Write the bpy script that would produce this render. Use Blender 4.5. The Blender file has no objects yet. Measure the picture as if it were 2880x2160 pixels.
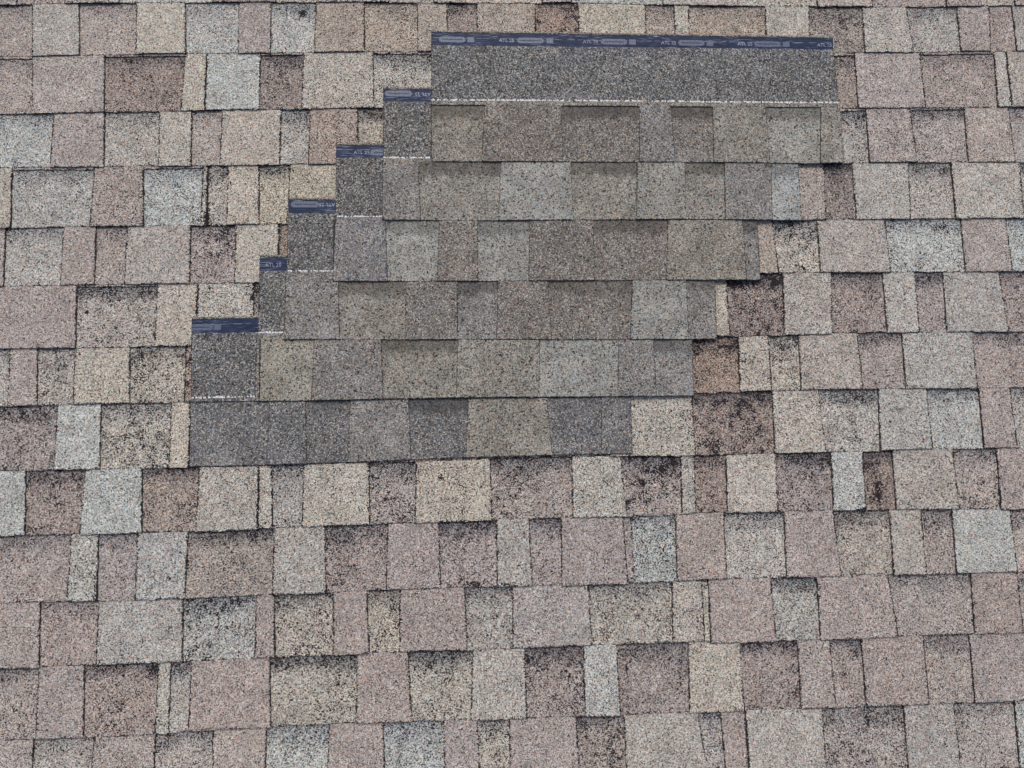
import bpy, math, random
from mathutils import Matrix, Vector, Euler
random.seed(7)
scene = bpy.context.scene

# ------------------------------------------------------------------ camera, sky, sun, exposure
PITCH = math.radians(20)                       # slope of the roof
ROOF = Matrix.Rotation(PITCH, 4, 'X')          # roof plane (u across, v up the slope, w out of it) -> world

cam = bpy.data.cameras.new('camera')
cam.sensor_width = 36.0
cam.lens = 27.0
cam.clip_start = 0.05
cam.clip_end = 200
camera = bpy.data.objects.new('camera', cam)
scene.collection.objects.link(camera)
camera.matrix_world = ROOF @ Matrix.Translation((0.0, 0.0, 1.7734)) @ Euler((0.13957, -0.03956, -0.02516), 'XYZ').to_matrix().to_4x4()
scene.camera = camera

SUN_EL, SUN_AZ = math.radians(72), math.radians(-12)    # azimuth from +Y (up the slope)
world = bpy.data.worlds.new('World')
scene.world = world
world.use_nodes = True
wn = world.node_tree.nodes
sky = wn.new('ShaderNodeTexSky')
sky.sky_type = 'NISHITA'
sky.sun_disc = False
sky.sun_elevation = SUN_EL
sky.sun_rotation = SUN_AZ
sky.air_density = 1.0
sky.dust_density = 6.0
sky.ozone_density = 1.0
world.node_tree.links.new(sky.outputs['Color'], wn['Background'].inputs['Color'])
wn['Background'].inputs['Strength'].default_value = 0.12

sun = bpy.data.lights.new('sun', 'SUN')
sun.energy = 1.3
sun.angle = math.radians(30)
sun.color = (1.0, 0.93, 0.84)
sun_lamp = bpy.data.objects.new('sun', sun)
scene.collection.objects.link(sun_lamp)
sd = Vector((math.sin(SUN_AZ)*math.cos(SUN_EL), math.cos(SUN_AZ)*math.cos(SUN_EL), math.sin(SUN_EL)))
sun_lamp.rotation_euler = sd.to_track_quat('Z', 'Y').to_euler()

scene.view_settings.view_transform = 'Standard'
scene.view_settings.look = 'None'
scene.view_settings.exposure = 0.0
scene.view_settings.gamma = 1.0

# ------------------------------------------------------------------ roof deck
U0, U1 = -2.0, 2.2
roof_me = bpy.data.meshes.new('roof')
rv = [(U0, -1.5, -.016), (U1, -1.5, -.016), (U1, 1.9, -.016), (U0, 1.9, -.016), (U0, -1.5, -.004), (U1, -1.5, -.004), (U1, 1.9, -.004), (U0, 1.9, -.004)]
roof_me.from_pydata(rv, [], [(3, 2, 1, 0), (4, 5, 6, 7), (0, 1, 5, 4), (1, 2, 6, 5), (2, 3, 7, 6), (3, 0, 4, 7)])
roof = bpy.data.objects.new('roof', roof_me)
scene.collection.objects.link(roof)
roof.rotation_euler = (PITCH, 0, 0)
roof['label'] = 'weathered tan and grey roof slope covered in old asphalt shingles'
roof['category'] = 'roof'
roof['kind'] = 'structure'

# ------------------------------------------------------------------ materials
class Net:
    def __init__(self, name):
        self.m = bpy.data.materials.new(name)
        self.m.use_nodes = True
        self.nt = self.m.node_tree
        self.bsdf = self.nt.nodes['Principled BSDF']
    def node(self, t, **kw):
        n = self.nt.nodes.new(t)
        for k, v in kw.items():
            setattr(n, k, v)
        return n
    def put(self, sock, v):
        if isinstance(v, bpy.types.NodeSocket):
            self.nt.links.new(v, sock)
        else:
            sock.default_value = v
    def math(self, op, a, b=0.0, c=0.0, clamp=False):
        n = self.node('ShaderNodeMath', operation=op, use_clamp=clamp)
        for i, v in enumerate((a, b, c)):
            self.put(n.inputs[i], v)
        return n.outputs[0]
    def add(self, *a):
        r = a[0]
        for x in a[1:]:
            r = self.math('ADD', r, x)
        return r
    def mul(self, *a):
        r = a[0]
        for x in a[1:]:
            r = self.math('MULTIPLY', r, x)
        return r
    def remap(self, v, a, b, c=0.0, d=1.0, smooth=False):
        n = self.node('ShaderNodeMapRange', interpolation_type='SMOOTHSTEP' if smooth else 'LINEAR')
        for i, x in enumerate((v, a, b, c, d)):
            self.put(n.inputs[i], x)
        return n.outputs[0]
    def noise(self, vec, scale, detail=2.0, rough=0.5):
        n = self.node('ShaderNodeTexNoise', noise_dimensions='2D')
        self.put(n.inputs['Vector'], vec)
        n.inputs['Scale'].default_value = scale
        n.inputs['Detail'].default_value = detail
        n.inputs['Roughness'].default_value = rough
        return n.outputs['Fac']
    def voronoi(self, vec, scale, rnd=1.0):
        n = self.node('ShaderNodeTexVoronoi', voronoi_dimensions='2D')
        self.put(n.inputs['Vector'], vec)
        n.inputs['Scale'].default_value = scale
        n.inputs['Randomness'].default_value = rnd
        s = self.node('ShaderNodeSeparateColor')
        self.nt.links.new(n.outputs['Color'], s.inputs[0])
        return s.outputs[0], s.outputs[1], s.outputs[2], n.outputs['Distance']
    def mix(self, f, a, b, mode='MIX'):
        n = self.node('ShaderNodeMix', data_type='RGBA', blend_type=mode)
        self.put(n.inputs[0], f)
        for s, v in ((n.inputs[6], a), (n.inputs[7], b)):
            self.put(s, v if isinstance(v, bpy.types.NodeSocket) else (*v, 1.0))
        return n.outputs[2]
    def scale(self, col, f):
        n = self.node('ShaderNodeVectorMath', operation='SCALE')
        self.put(n.inputs[0], col)
        self.put(n.inputs[3], f)
        return n.outputs[0]
    def attr(self, name):
        n = self.node('ShaderNodeAttribute', attribute_name=name)
        return n
    def uv(self, name):
        n = self.node('ShaderNodeUVMap', uv_map=name)
        s = self.node('ShaderNodeSeparateXYZ')
        self.nt.links.new(n.outputs[0], s.inputs[0])
        return s.outputs[0], s.outputs[1]
    def pos(self):
        t = self.node('ShaderNodeTexCoord')
        t.object = roof                          # roof-plane coordinates, so the grain lies in the slope
        return t.outputs['Object']
    def bump(self, h, strength, dist):
        n = self.node('ShaderNodeBump')
        n.inputs['Strength'].default_value = strength
        n.inputs['Distance'].default_value = dist
        self.put(n.inputs['Height'], h)
        self.nt.links.new(n.outputs[0], self.bsdf.inputs['Normal'])

ASPHALT = (0.013, 0.014, 0.021)
STAINS = [
    (-0.4177, 1.1843, 0.0083, 0.0107, 0, 0.9),
    (-0.7809, 1.0161, 0.0081, 0.004, 0, 0.7),
    (-0.7539, 0.9308, 0.0164, 0.0055, 0, 0.6),
    (-0.9012, 0.4338, 0.0049, 0.0051, 0, 0.8),
    (-0.5245, 0.4646, 0.0057, 0.0081, 0, 0.8),
    (-0.0896, 0.0331, 0.0063, 0.0063, 0, 0.9),
    (-0.1299, 0.0341, 0.0042, 0.0042, 0, 0.8),
    (0.5853, 0.3269, 0.0259, 0.0052, 0.65, 0.55),
    (0.6549, 0.4213, 0.0337, 0.0227, 0.5, 0.25),
    (0.5449, 0.0942, 0.0145, 0.0161, 0, 0.5),
    (0.9225, -0.0237, 0.008, 0.039, 0, 0.6),
    (0.8806, -0.0616, 0.0146, 0.0071, 0, 0.7),
    (0.372, 0.013, 0.0079, 0.0077, 0, 0.8),
    (0.4108, 0.035, 0.0287, 0.0159, 0, 0.3),
    (0.2495, -0.5749, 0.0081, 0.035, 0.35, 0.7),
    (0.2186, -0.5401, 0.0054, 0.0051, 0, 0.8),
    (-0.0202, -0.2033, 0.019, 0.0061, 0, 0.7),
    (0.0523, -0.2065, 0.0139, 0.004, 0, 0.6),
    (0.8072, -0.4255, 0.0106, 0.0053, 0, 0.6),
    (-0.6891, -0.1734, 0.0067, 0.0047, 0, 0.7),
    (0.0115, -0.1755, 0.0208, 0.0237, 0, 0.25),
    (-0.8503, -0.1836, 0.0066, 0.0396, 0, 0.35),
    (-0.6345, 0.6535, 0.0093, 0.0189, 0, 0.7),
    (-0.6408, 0.7451, 0.0051, 0.023, 0, 0.6),
    (0.759, 0.5569, 0.0228, 0.007, 0, 0.4),
    (0.7787, 0.5167, 0.0151, 0.0096, 0, 0.5),
]

def weathered_granules():
    """old shingle face: coloured ceramic granules, bare asphalt where they have worn off, edge shade painted in"""
    g = Net('weathered_granules')
    p = g.pos()
    r, gg, b, d = g.voronoi(p, 560)
    r2, g2, b2, d2 = g.voronoi(p, 500)
    tone, par = g.attr('tone'), g.attr('param')
    ps = g.node('ShaderNodeSeparateColor')
    g.nt.links.new(par.outputs['Color'], ps.inputs[0])
    wear, seed = ps.outputs[0], ps.outputs[1]
    band = tone.outputs['Alpha']
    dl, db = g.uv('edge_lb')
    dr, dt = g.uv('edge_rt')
    # every tab has its own stain pattern
    off = g.node('ShaderNodeVectorMath', operation='ADD')
    comb = g.node('ShaderNodeCombineXYZ')
    g.put(comb.inputs[0], g.mul(seed, 7.0))
    g.put(off.inputs[0], p)
    g.put(off.inputs[1], comb.outputs[0])
    q = off.outputs[0]
    n1 = g.remap(g.noise(q, 11, 2, .6), .36, .66, 0, 1, True)
    n2 = g.remap(g.noise(q, 45, 2, .6), .36, .64, 0, 1, True)
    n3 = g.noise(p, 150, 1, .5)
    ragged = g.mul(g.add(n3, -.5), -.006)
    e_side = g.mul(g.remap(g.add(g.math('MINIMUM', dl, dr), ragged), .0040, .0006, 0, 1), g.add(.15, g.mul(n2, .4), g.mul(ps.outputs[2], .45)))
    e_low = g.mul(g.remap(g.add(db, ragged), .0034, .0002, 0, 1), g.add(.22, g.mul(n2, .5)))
    edge = g.math('MAXIMUM', e_side, e_low)  # dark tab edges: worn-off granules plus occlusion shade painted into the colour
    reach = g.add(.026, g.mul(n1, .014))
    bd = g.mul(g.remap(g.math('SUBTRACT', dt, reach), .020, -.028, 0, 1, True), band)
    # one soot or tar mark at its own place on the tab
    st = g.attr('stain')
    ss = g.node('ShaderNodeSeparateColor')
    g.nt.links.new(st.outputs['Color'], ss.inputs[0])
    px = g.node('ShaderNodeSeparateXYZ')
    g.nt.links.new(p, px.inputs[0])
    du = g.mul(g.math('SUBTRACT', px.outputs[0], ss.outputs[0]), ss.outputs[2])
    dv = g.mul(g.math('SUBTRACT', px.outputs[1], ss.outputs[1]), st.outputs['Alpha'])
    far_ = g.math('SQRT', g.add(g.mul(du, du), g.mul(dv, dv)))
    stain = g.mul(g.remap(g.add(far_, g.mul(g.add(n3, -.5), 1.4), g.mul(g.add(n2, -.5), .5)), 1.25, .35, 0, 1), par.outputs['Alpha'])
    soot = g.mul(g.math('SUBTRACT', wear, .5, clamp=True), g.mul(n1, n2), .45)
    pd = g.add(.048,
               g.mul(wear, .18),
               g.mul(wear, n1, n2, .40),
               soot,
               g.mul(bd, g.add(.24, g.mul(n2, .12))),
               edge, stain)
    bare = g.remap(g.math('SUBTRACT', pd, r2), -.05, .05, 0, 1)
    # granule colour
    val = g.remap(r, 0, 1, .45, 1.55)
    rust = g.remap(gg, .17, .11, 0, 1)
    blue = g.remap(gg, .78, .84, 0, 1)
    cream = g.remap(b, .84, .88, 0, 1)
    c = tone.outputs['Color']
    c = g.mix(rust, c, g.mix(1.0, c, (.88, .56, .47), 'MULTIPLY'))
    c = g.mix(blue, c, g.mix(1.0, c, (.88, .99, 1.16), 'MULTIPLY'))
    c = g.mix(cream, c, g.mix(.45, g.scale(c, 1.35), (.50, .46, .39)))
    mott = g.mul(g.remap(g.noise(q, 20, 3, .65), .3, .7, .87, 1.12), g.remap(n3, .25, .75, .90, 1.10))
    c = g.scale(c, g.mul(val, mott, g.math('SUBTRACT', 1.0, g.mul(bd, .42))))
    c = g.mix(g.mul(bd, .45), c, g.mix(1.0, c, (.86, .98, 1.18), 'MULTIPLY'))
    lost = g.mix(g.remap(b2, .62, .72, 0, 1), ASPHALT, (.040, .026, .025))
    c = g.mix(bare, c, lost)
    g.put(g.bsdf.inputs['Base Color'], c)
    g.bsdf.inputs['Roughness'].default_value = .92
    g.bsdf.inputs['Specular IOR Level'].default_value = .2
    g.bump(g.noise(p, 420, 1, .5), .55, .0014)
    return g.m

def fresh_granules(name, sparkle, dark, size, contrast):
    """unweathered shingle face"""
    g = Net(name)
    p = g.pos()
    r, gg, b, d = g.voronoi(p, size)
    r2, g2, b2, d2 = g.voronoi(p, size*.72)
    tone, par = g.attr('tone'), g.attr('param')
    band = tone.outputs['Alpha']
    dl, db = g.uv('edge_lb')
    dr, dt = g.uv('edge_rt')
    n1 = g.remap(g.noise(p, 16, 2, .6), .35, .68, 0, 1, True)
    n2 = g.remap(g.noise(p, 60, 2, .6), .35, .65, 0, 1, True)
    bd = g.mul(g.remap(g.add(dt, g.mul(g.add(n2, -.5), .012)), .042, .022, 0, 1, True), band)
    de = g.math('MINIMUM', g.math('MINIMUM', dl, dr), db)
    edge = g.remap(de, .0022, .0004, 0, .75)
    val = g.remap(r, 0, 1, 1 - contrast, 1 + contrast)
    bare = g.remap(g.math('SUBTRACT', g.add(dark, edge), r2), -.03, .03, 0, 1)
    spk = g.mul(g.remap(b, 1 - sparkle - .02, 1 - sparkle + .02, 0, 1), g.math('SUBTRACT', 1.0, g.mul(bd, .8)))
    c = tone.outputs['Color']
    c = g.mix(g.remap(gg, .20, .14, 0, 1), c, g.mix(1.0, c, (1.02, .78, .66), 'MULTIPLY'))
    c = g.mix(g.remap(gg, .74, .80, 0, 1), c, g.mix(1.0, c, (.86, 1.0, 1.16), 'MULTIPLY'))
    c = g.scale(c, val)
    c = g.mix(spk, c, g.mix(b2, (.42, .37, .29), (.38, .40, .42)))
    c = g.scale(c, g.remap(n1, 0, 1, .90, 1.12))
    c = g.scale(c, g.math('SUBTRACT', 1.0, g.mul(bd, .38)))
    dust = g.mul(g.remap(g.noise(p, 8, 3, .65), .56, .74, 0, 1, True), g.remap(db, .05, .005, .25, 1), .16)
    c = g.mix(dust, c, (.42, .42, .44))
    c = g.mix(bare, c, (.024, .023, .026))
    g.put(g.bsdf.inputs['Base Color'], c)
    g.bsdf.inputs['Roughness'].default_value = .85
    g.bsdf.inputs['Specular IOR Level'].default_value = .3
    g.bump(g.noise(p, 450, 1, .5), .5, .0012)
    return g.m

def asphalt():
    g = Net('bare_asphalt')
    p = g.pos()
    c = g.mix(g.remap(g.noise(p, 300, 2), .35, .7, 0, 1), (.010, .010, .014), (.030, .028, .032))
    g.put(g.bsdf.inputs['Base Color'], c)
    g.bsdf.inputs['Roughness'].default_value = .8
    g.bump(g.noise(p, 500, 2), .4, .001)
    return g.m

def release_film():
    """blue-black sealant strip under a scuffed film: whitish scrapes run along it"""
    g = Net('release_film')
    u, v = g.uv('film')
    cmb = g.node('ShaderNodeCombineXYZ')
    g.put(cmb.inputs[0], g.mul(u, 17.0)); g.put(cmb.inputs[1], g.mul(v, 330.0))
    g.put(cmb.inputs[2], g.attr('param').outputs['Fac'])
    streak = g.noise(cmb.outputs[0], 1.6, 3, .62)
    cm2 = g.node('ShaderNodeCombineXYZ')
    g.put(cm2.inputs[0], g.mul(u, 9.0)); g.put(cm2.inputs[1], g.mul(v, 40.0)); g.put(cm2.inputs[2], 3.0)
    where = g.remap(g.noise(cm2.outputs[0], 1.0, 2), .42, .62, 0, 1, True)
    scr = g.mul(g.remap(streak, .585, .64, 0, 1), g.add(.15, g.mul(where, .85)))
    # a rail pressed along the film near its upper third
    rail = g.mul(g.remap(g.math('ABSOLUTE', g.add(v, -.0205)), .0011, .0005, 0, 1), g.remap(g.noise(cm2.outputs[0], 6.0, 3), .44, .56, 0, .75))
    c = g.mix(g.remap(g.noise(g.pos(), 30, 2), .3, .7, 0, 1), (.013, .024, .056), (.022, .037, .080))
    c = g.mix(g.mul(g.math('MAXIMUM', scr, rail), .75), c, (.30, .36, .48))
    g.put(g.bsdf.inputs['Base Color'], c)
    g.bsdf.inputs['Roughness'].default_value = .55
    g.bsdf.inputs['Specular IOR Level'].default_value = .12
    g.bump(streak, .15, .0006)
    return g.m

def flat_paint(name, col, col2, scale, rough):
    g = Net(name)
    c = g.mix(g.remap(g.noise(g.pos(), scale, 3, .6), .38, .62, 0, 1), col, col2)
    g.put(g.bsdf.inputs['Base Color'], c)
    g.bsdf.inputs['Roughness'].default_value = rough
    return g.m

M_OLD = weathered_granules()
M_NEW = fresh_granules('fresh_granules', .14, .07, 450, .60)
M_HEAD = fresh_granules('headlap_granules', .16, .13, 450, .60)
M_ASPH = asphalt()
M_FILM = release_film()
M_PRINT = flat_paint('print_pale_blue', (.030, .048, .095), (.105, .145, .235), 330, .5)
M_LETTER = flat_paint('print_letter', (.06, .09, .15), (.30, .36, .46), 300, .5)
M_CHALK = flat_paint('chalk', (.52, .53, .56), (.86, .87, .88), 400, .95)
M_WOOD = flat_paint('deck_board', (.20, .13, .07), (.30, .20, .11), 40, .8)

# ------------------------------------------------------------------ mesh helpers
def link(name, mesh, parent=None, loc=None):
    o = bpy.data.objects.new(name, mesh)
    scene.collection.objects.link(o)
    if parent is not None:
        o.parent = parent
    if loc is not None:
        o.location = loc
    return o

class Sheets:
    """slabs with a granule top face and asphalt sides, gathered into one mesh"""
    def __init__(self):
        self.v, self.f, self.mi, self.lb, self.rt, self.tone, self.par, self.st = [], [], [], [], [], [], [], []
    def slab(self, quad, ztop, thick, tone, par, step=.010, jit=.0007, extend_top=0.0, stain=(0, 0, 1, 1)):
        """quad: corners TL, TR, BR, BL in (u, v); ztop(u, v) -> height"""
        TL, TR, BR, BL = [Vector(c) for c in quad]
        def dist(a, b):
            d = b - a
            l = d.length or 1e-6
            n = Vector((-d.y, d.x))/l
            return lambda p: (p - a).dot(n)
        fl, fr, fb = dist(TL, BL), dist(BR, TR), dist(BL, BR)
        ft = dist(TR, TL)
        up_l, up_r = (TL - BL).normalized(), (TR - BR).normalized()
        TL2, TR2 = TL + up_l*extend_top, TR + up_r*extend_top
        loop = [BL, BR, TR2, TL2]
        pts = []
        for i in range(4):
            a, b = loop[i], loop[(i+1) % 4]
            n = max(1, int((b - a).length/step)) if i != 2 else 1
            d = b - a
            nrm = Vector((-d.y, d.x)).normalized()
            for k in range(n):
                j = random.gauss(0, jit) if k else 0.0
                pts.append(a + d*(k/n) + nrm*max(-.0018, min(.0018, j)))
        base = len(self.v)
        n = len(pts)
        for p in pts:
            self.v.append((p.x, p.y, ztop(p.x, p.y)))
        for p in pts:
            self.v.append((p.x, p.y, ztop(p.x, p.y) - thick))
        D = [(fl(p), fb(p), fr(p), ft(p)) for p in pts]
        self.f.append(tuple(range(base, base+n)))
        self.mi.append(0)
        for k in range(n):
            self.lb.append(D[k][:2]); self.rt.append(D[k][2:]); self.tone.append(tone); self.par.append(par); self.st.append(stain)
        for k in range(n):
            k2 = (k+1) % n
            self.f.append((base+k2, base+k, base+n+k, base+n+k2))
            self.mi.append(1)
            for kk in (k2, k, k, k2):
                self.lb.append(D[kk][:2]); self.rt.append(D[kk][2:]); self.tone.append(tone); self.par.append(par); self.st.append(stain)
    def mesh(self, name, mats):
        m = bpy.data.meshes.new(name)
        m.from_pydata(self.v, [], self.f)
        for x in mats:
            m.materials.append(x)
        m.polygons.foreach_set('material_index', self.mi)
        for nm, data in (('edge_lb', self.lb), ('edge_rt', self.rt)):
            l = m.uv_layers.new(name=nm)
            l.data.foreach_set('uv', [x for t in data for x in t])
        for nm, data in (('tone', self.tone), ('param', self.par), ('stain', self.st)):
            a = m.attributes.new(nm, 'FLOAT_COLOR', 'CORNER')
            a.data.foreach_set('color', [x for t in data for x in t])
        m.update()
        return m

# granule blends (the colour of the stones themselves)
TONES = {
    'P': (0.3617, 0.3308, 0.3040),
    'L': (0.4075, 0.4031, 0.3637),
    'W': (0.4300, 0.4188, 0.3575),
    'G': (0.4272, 0.4637, 0.4346),
    'W2': (0.3671, 0.3317, 0.2746),
    'B': (0.2952, 0.2557, 0.2243),
    'B2': (0.3225, 0.2603, 0.2086),
    'Y': (0.4153, 0.4035, 0.3244),
    'B2L': (0.3660, 0.3224, 0.2723),
    'PB': (0.3432, 0.3094, 0.2812),
    'P2': (0.3195, 0.2791, 0.2510),
    'ND': (0.1318, 0.1374, 0.1376),
    'NM': (0.1860, 0.1841, 0.1742),
    'NT': (0.2167, 0.2094, 0.1792),
    'NY': (0.2616, 0.2511, 0.2040),
    'NL': (0.2506, 0.2584, 0.2333),
    'NB': (0.1637, 0.1532, 0.1373),
    'NP': (0.1891, 0.1916, 0.1919),
    'NX': (0.2834, 0.3135, 0.3092),
    'HEAD': (0.1162, 0.1234, 0.1222),
}

def tone_of(code, band, gain=1.0):
    k = gain*random.uniform(.95, 1.05)
    r, g, b = TONES[code]
    if code[0] != 'N' and code != 'HEAD':            # no two batches of stone alike
        o = TONES[random.choice('GLWPLP')]
        m = random.uniform(0, .35)
        r, g, b = r + (o[0]-r)*m, g + (o[1]-g)*m, b + (o[2]-b)*m
    t = random.uniform(-.02, .02)
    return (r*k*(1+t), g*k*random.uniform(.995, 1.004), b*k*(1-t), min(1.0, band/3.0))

# ------------------------------------------------------------------ the old roof
# heights above the deck: a course climbs from 2 mm under the course above to 6 mm at its lower edge; raised tabs lie 2.8 mm higher
Z_TOP, Z_BOT, TOOTH = .0020, .0056, .0029
EXPO = .1429
COURSE_LINES = {
  0: [(-1.1435, 1.199), (-0.9572, 1.2059), (-0.702, 1.208), (-0.3222, 1.2088), (0.1559, 1.2085), (0.3541, 1.2097), (0.4398, 1.2044), (0.5306, 1.2016), (0.7437, 1.1999), (0.9909, 1.1994), (1.2369, 1.2007), (1.3836, 1.2035), (1.4171, 1.2036)],
  1: [(-1.1347, 1.0651), (-0.9501, 1.0689), (-0.6975, 1.0726), (-0.4921, 1.0752), (-0.3215, 1.0775), (-0.2653, 1.0782), (-0.1371, 1.0769), (-0.1031, 1.076), (0.908, 1.0717), (0.9875, 1.0737), (1.115, 1.0735), (1.2356, 1.0768), (1.4018, 1.0774)],
  2: [(-1.1252, 0.9182), (-0.8831, 0.9234), (-0.6453, 0.9262), (-0.5171, 0.9272), (-0.3207, 0.9276), (-0.3207, 0.9276), (-0.2409, 0.9312), (-0.2204, 0.9271), (0.911, 0.9226), (0.9583, 0.924), (1.1318, 0.9249), (1.3148, 0.9266), (1.3837, 0.9271)],
  3: [(-1.1164, 0.784), (-1.003, 0.7842), (-0.8765, 0.7848), (-0.6736, 0.7859), (-0.4651, 0.7867), (-0.3353, 0.788), (0.9086, 0.7814), (0.9727, 0.7813), (1.0956, 0.7812), (1.3658, 0.7792)],
  4: [(-1.1067, 0.6352), (-1.0823, 0.6356), (-0.9032, 0.6381), (-0.7775, 0.6375), (-0.6332, 0.6374), (-0.5077, 0.6394), (-0.4464, 0.6384), (0.7907, 0.6354), (0.9268, 0.6359), (1.176, 0.6352), (1.3483, 0.6345)],
  5: [(-1.0977, 0.497), (-0.9276, 0.4982), (-0.8823, 0.4987), (-0.6679, 0.4971), (-0.512, 0.4971), (0.6823, 0.5038), (0.8258, 0.5038), (1.0005, 0.501), (1.1845, 0.4997), (1.332, 0.4996)],
  6: [(-1.0881, 0.3495), (-0.9199, 0.3494), (-0.7433, 0.3502), (-0.6614, 0.3502), (0.5639, 0.351), (0.7274, 0.3515), (0.8547, 0.3535), (0.9751, 0.3533), (1.1189, 0.3528), (1.3139, 0.3495)],
  7: [(-1.0794, 0.2161), (-0.9981, 0.2179), (-0.9199, 0.2191), (-0.7916, 0.2207), (-0.6607, 0.2197), (0.5024, 0.2166), (0.6105, 0.2173), (0.7562, 0.2188), (0.9064, 0.2184), (1.0109, 0.2182), (1.2974, 0.2132)],
  8: [(-1.0701, 0.0734), (-0.9526, 0.073), (-0.8514, 0.0723), (-0.6576, 0.0718), (-0.316, 0.0692), (-0.316, 0.0706), (-0.0363, 0.0731), (0.1548, 0.0756), (0.3493, 0.0725), (0.4668, 0.0698), (0.4667, 0.0698), (0.6844, 0.0718), (0.9338, 0.0718), (1.0523, 0.0734), (1.2801, 0.07)],
  9: [(-1.0608, -0.0694), (-1.0078, -0.0698), (-0.8913, -0.0707), (-0.7524, -0.0697), (-0.6428, -0.0717), (-0.5005, -0.0688), (-0.3152, -0.0663), (-0.3153, -0.0663), (-0.1497, -0.0646), (0.0312, -0.0639), (0.2067, -0.0644), (0.4549, -0.0654), (0.4593, -0.061), (0.6745, -0.0632), (0.812, -0.0633), (0.9575, -0.0653), (1.2631, -0.0715)],
  10: [(-1.0513, -0.2159), (-0.9103, -0.2143), (-0.7647, -0.2165), (-0.6583, -0.2154), (-0.4673, -0.2136), (-0.3144, -0.2139), (-0.3145, -0.2133), (-0.2175, -0.2105), (-0.0926, -0.2106), (0.0314, -0.2109), (0.1769, -0.2133), (0.3342, -0.2118), (0.4467, -0.2108), (0.451, -0.2095), (0.6886, -0.2104), (0.9398, -0.2109), (1.0882, -0.2132), (1.2459, -0.214)],
  11: [(-1.0424, -0.3517), (-0.9614, -0.3512), (-0.841, -0.3495), (-0.6555, -0.3493), (-0.5015, -0.3473), (-0.3137, -0.3477), (-0.3137, -0.3471), (-0.2498, -0.3446), (-0.0364, -0.3464), (0.0626, -0.3454), (0.2379, -0.3449), (0.4434, -0.3446), (0.4941, -0.3436), (0.506, -0.3487), (0.6534, -0.3491), (0.7559, -0.3491), (0.9374, -0.3482), (1.1167, -0.3496), (1.2293, -0.3509)],
  12: [(-1.0329, -0.4976), (-0.9592, -0.4988), (-0.8579, -0.4985), (-0.6814, -0.4981), (-0.6425, -0.4926), (-0.4689, -0.4927), (-0.3129, -0.4933), (-0.3129, -0.4936), (-0.2831, -0.4912), (-0.1597, -0.4919), (-0.0289, -0.4928), (0.0927, -0.4946), (0.2218, -0.4948), (0.314, -0.4955), (0.4349, -0.496), (0.4348, -0.4956), (0.5731, -0.4957), (0.7018, -0.497), (0.849, -0.4964), (1.0966, -0.4979), (1.2118, -0.4961)],
  13: [(-1.0329, -0.6405), (-0.9592, -0.6417), (-0.8579, -0.6414), (-0.6814, -0.641), (-0.6425, -0.6355), (-0.4689, -0.6356), (-0.3129, -0.6362), (-0.3129, -0.6365), (-0.2831, -0.6341), (-0.1597, -0.6348), (-0.0289, -0.6357), (0.0927, -0.6375), (0.2218, -0.6377), (0.314, -0.6384), (0.4349, -0.6389), (0.4348, -0.6385), (0.5731, -0.6386), (0.7018, -0.6399), (0.849, -0.6393), (1.0966, -0.6408), (1.2118, -0.639)],
}
V0 = 1.2162
def line_v(k, u):
    pts = COURSE_LINES.get(k)
    if pts is None:
        return V0 - k*EXPO
    if u <= pts[0][0]:
        return pts[0][1]
    for (a, va), (b, vb) in zip(pts, pts[1:]):
        if u <= b:
            return va + (vb - va)*(u - a)/(b - a)
    return pts[-1][1]

def course_z(k):
    def z(u, v):
        b, t = line_v(k, u), line_v(k-1, u)
        return Z_BOT + (Z_TOP - Z_BOT)*(v - b)/(t - b)
    return z

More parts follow.
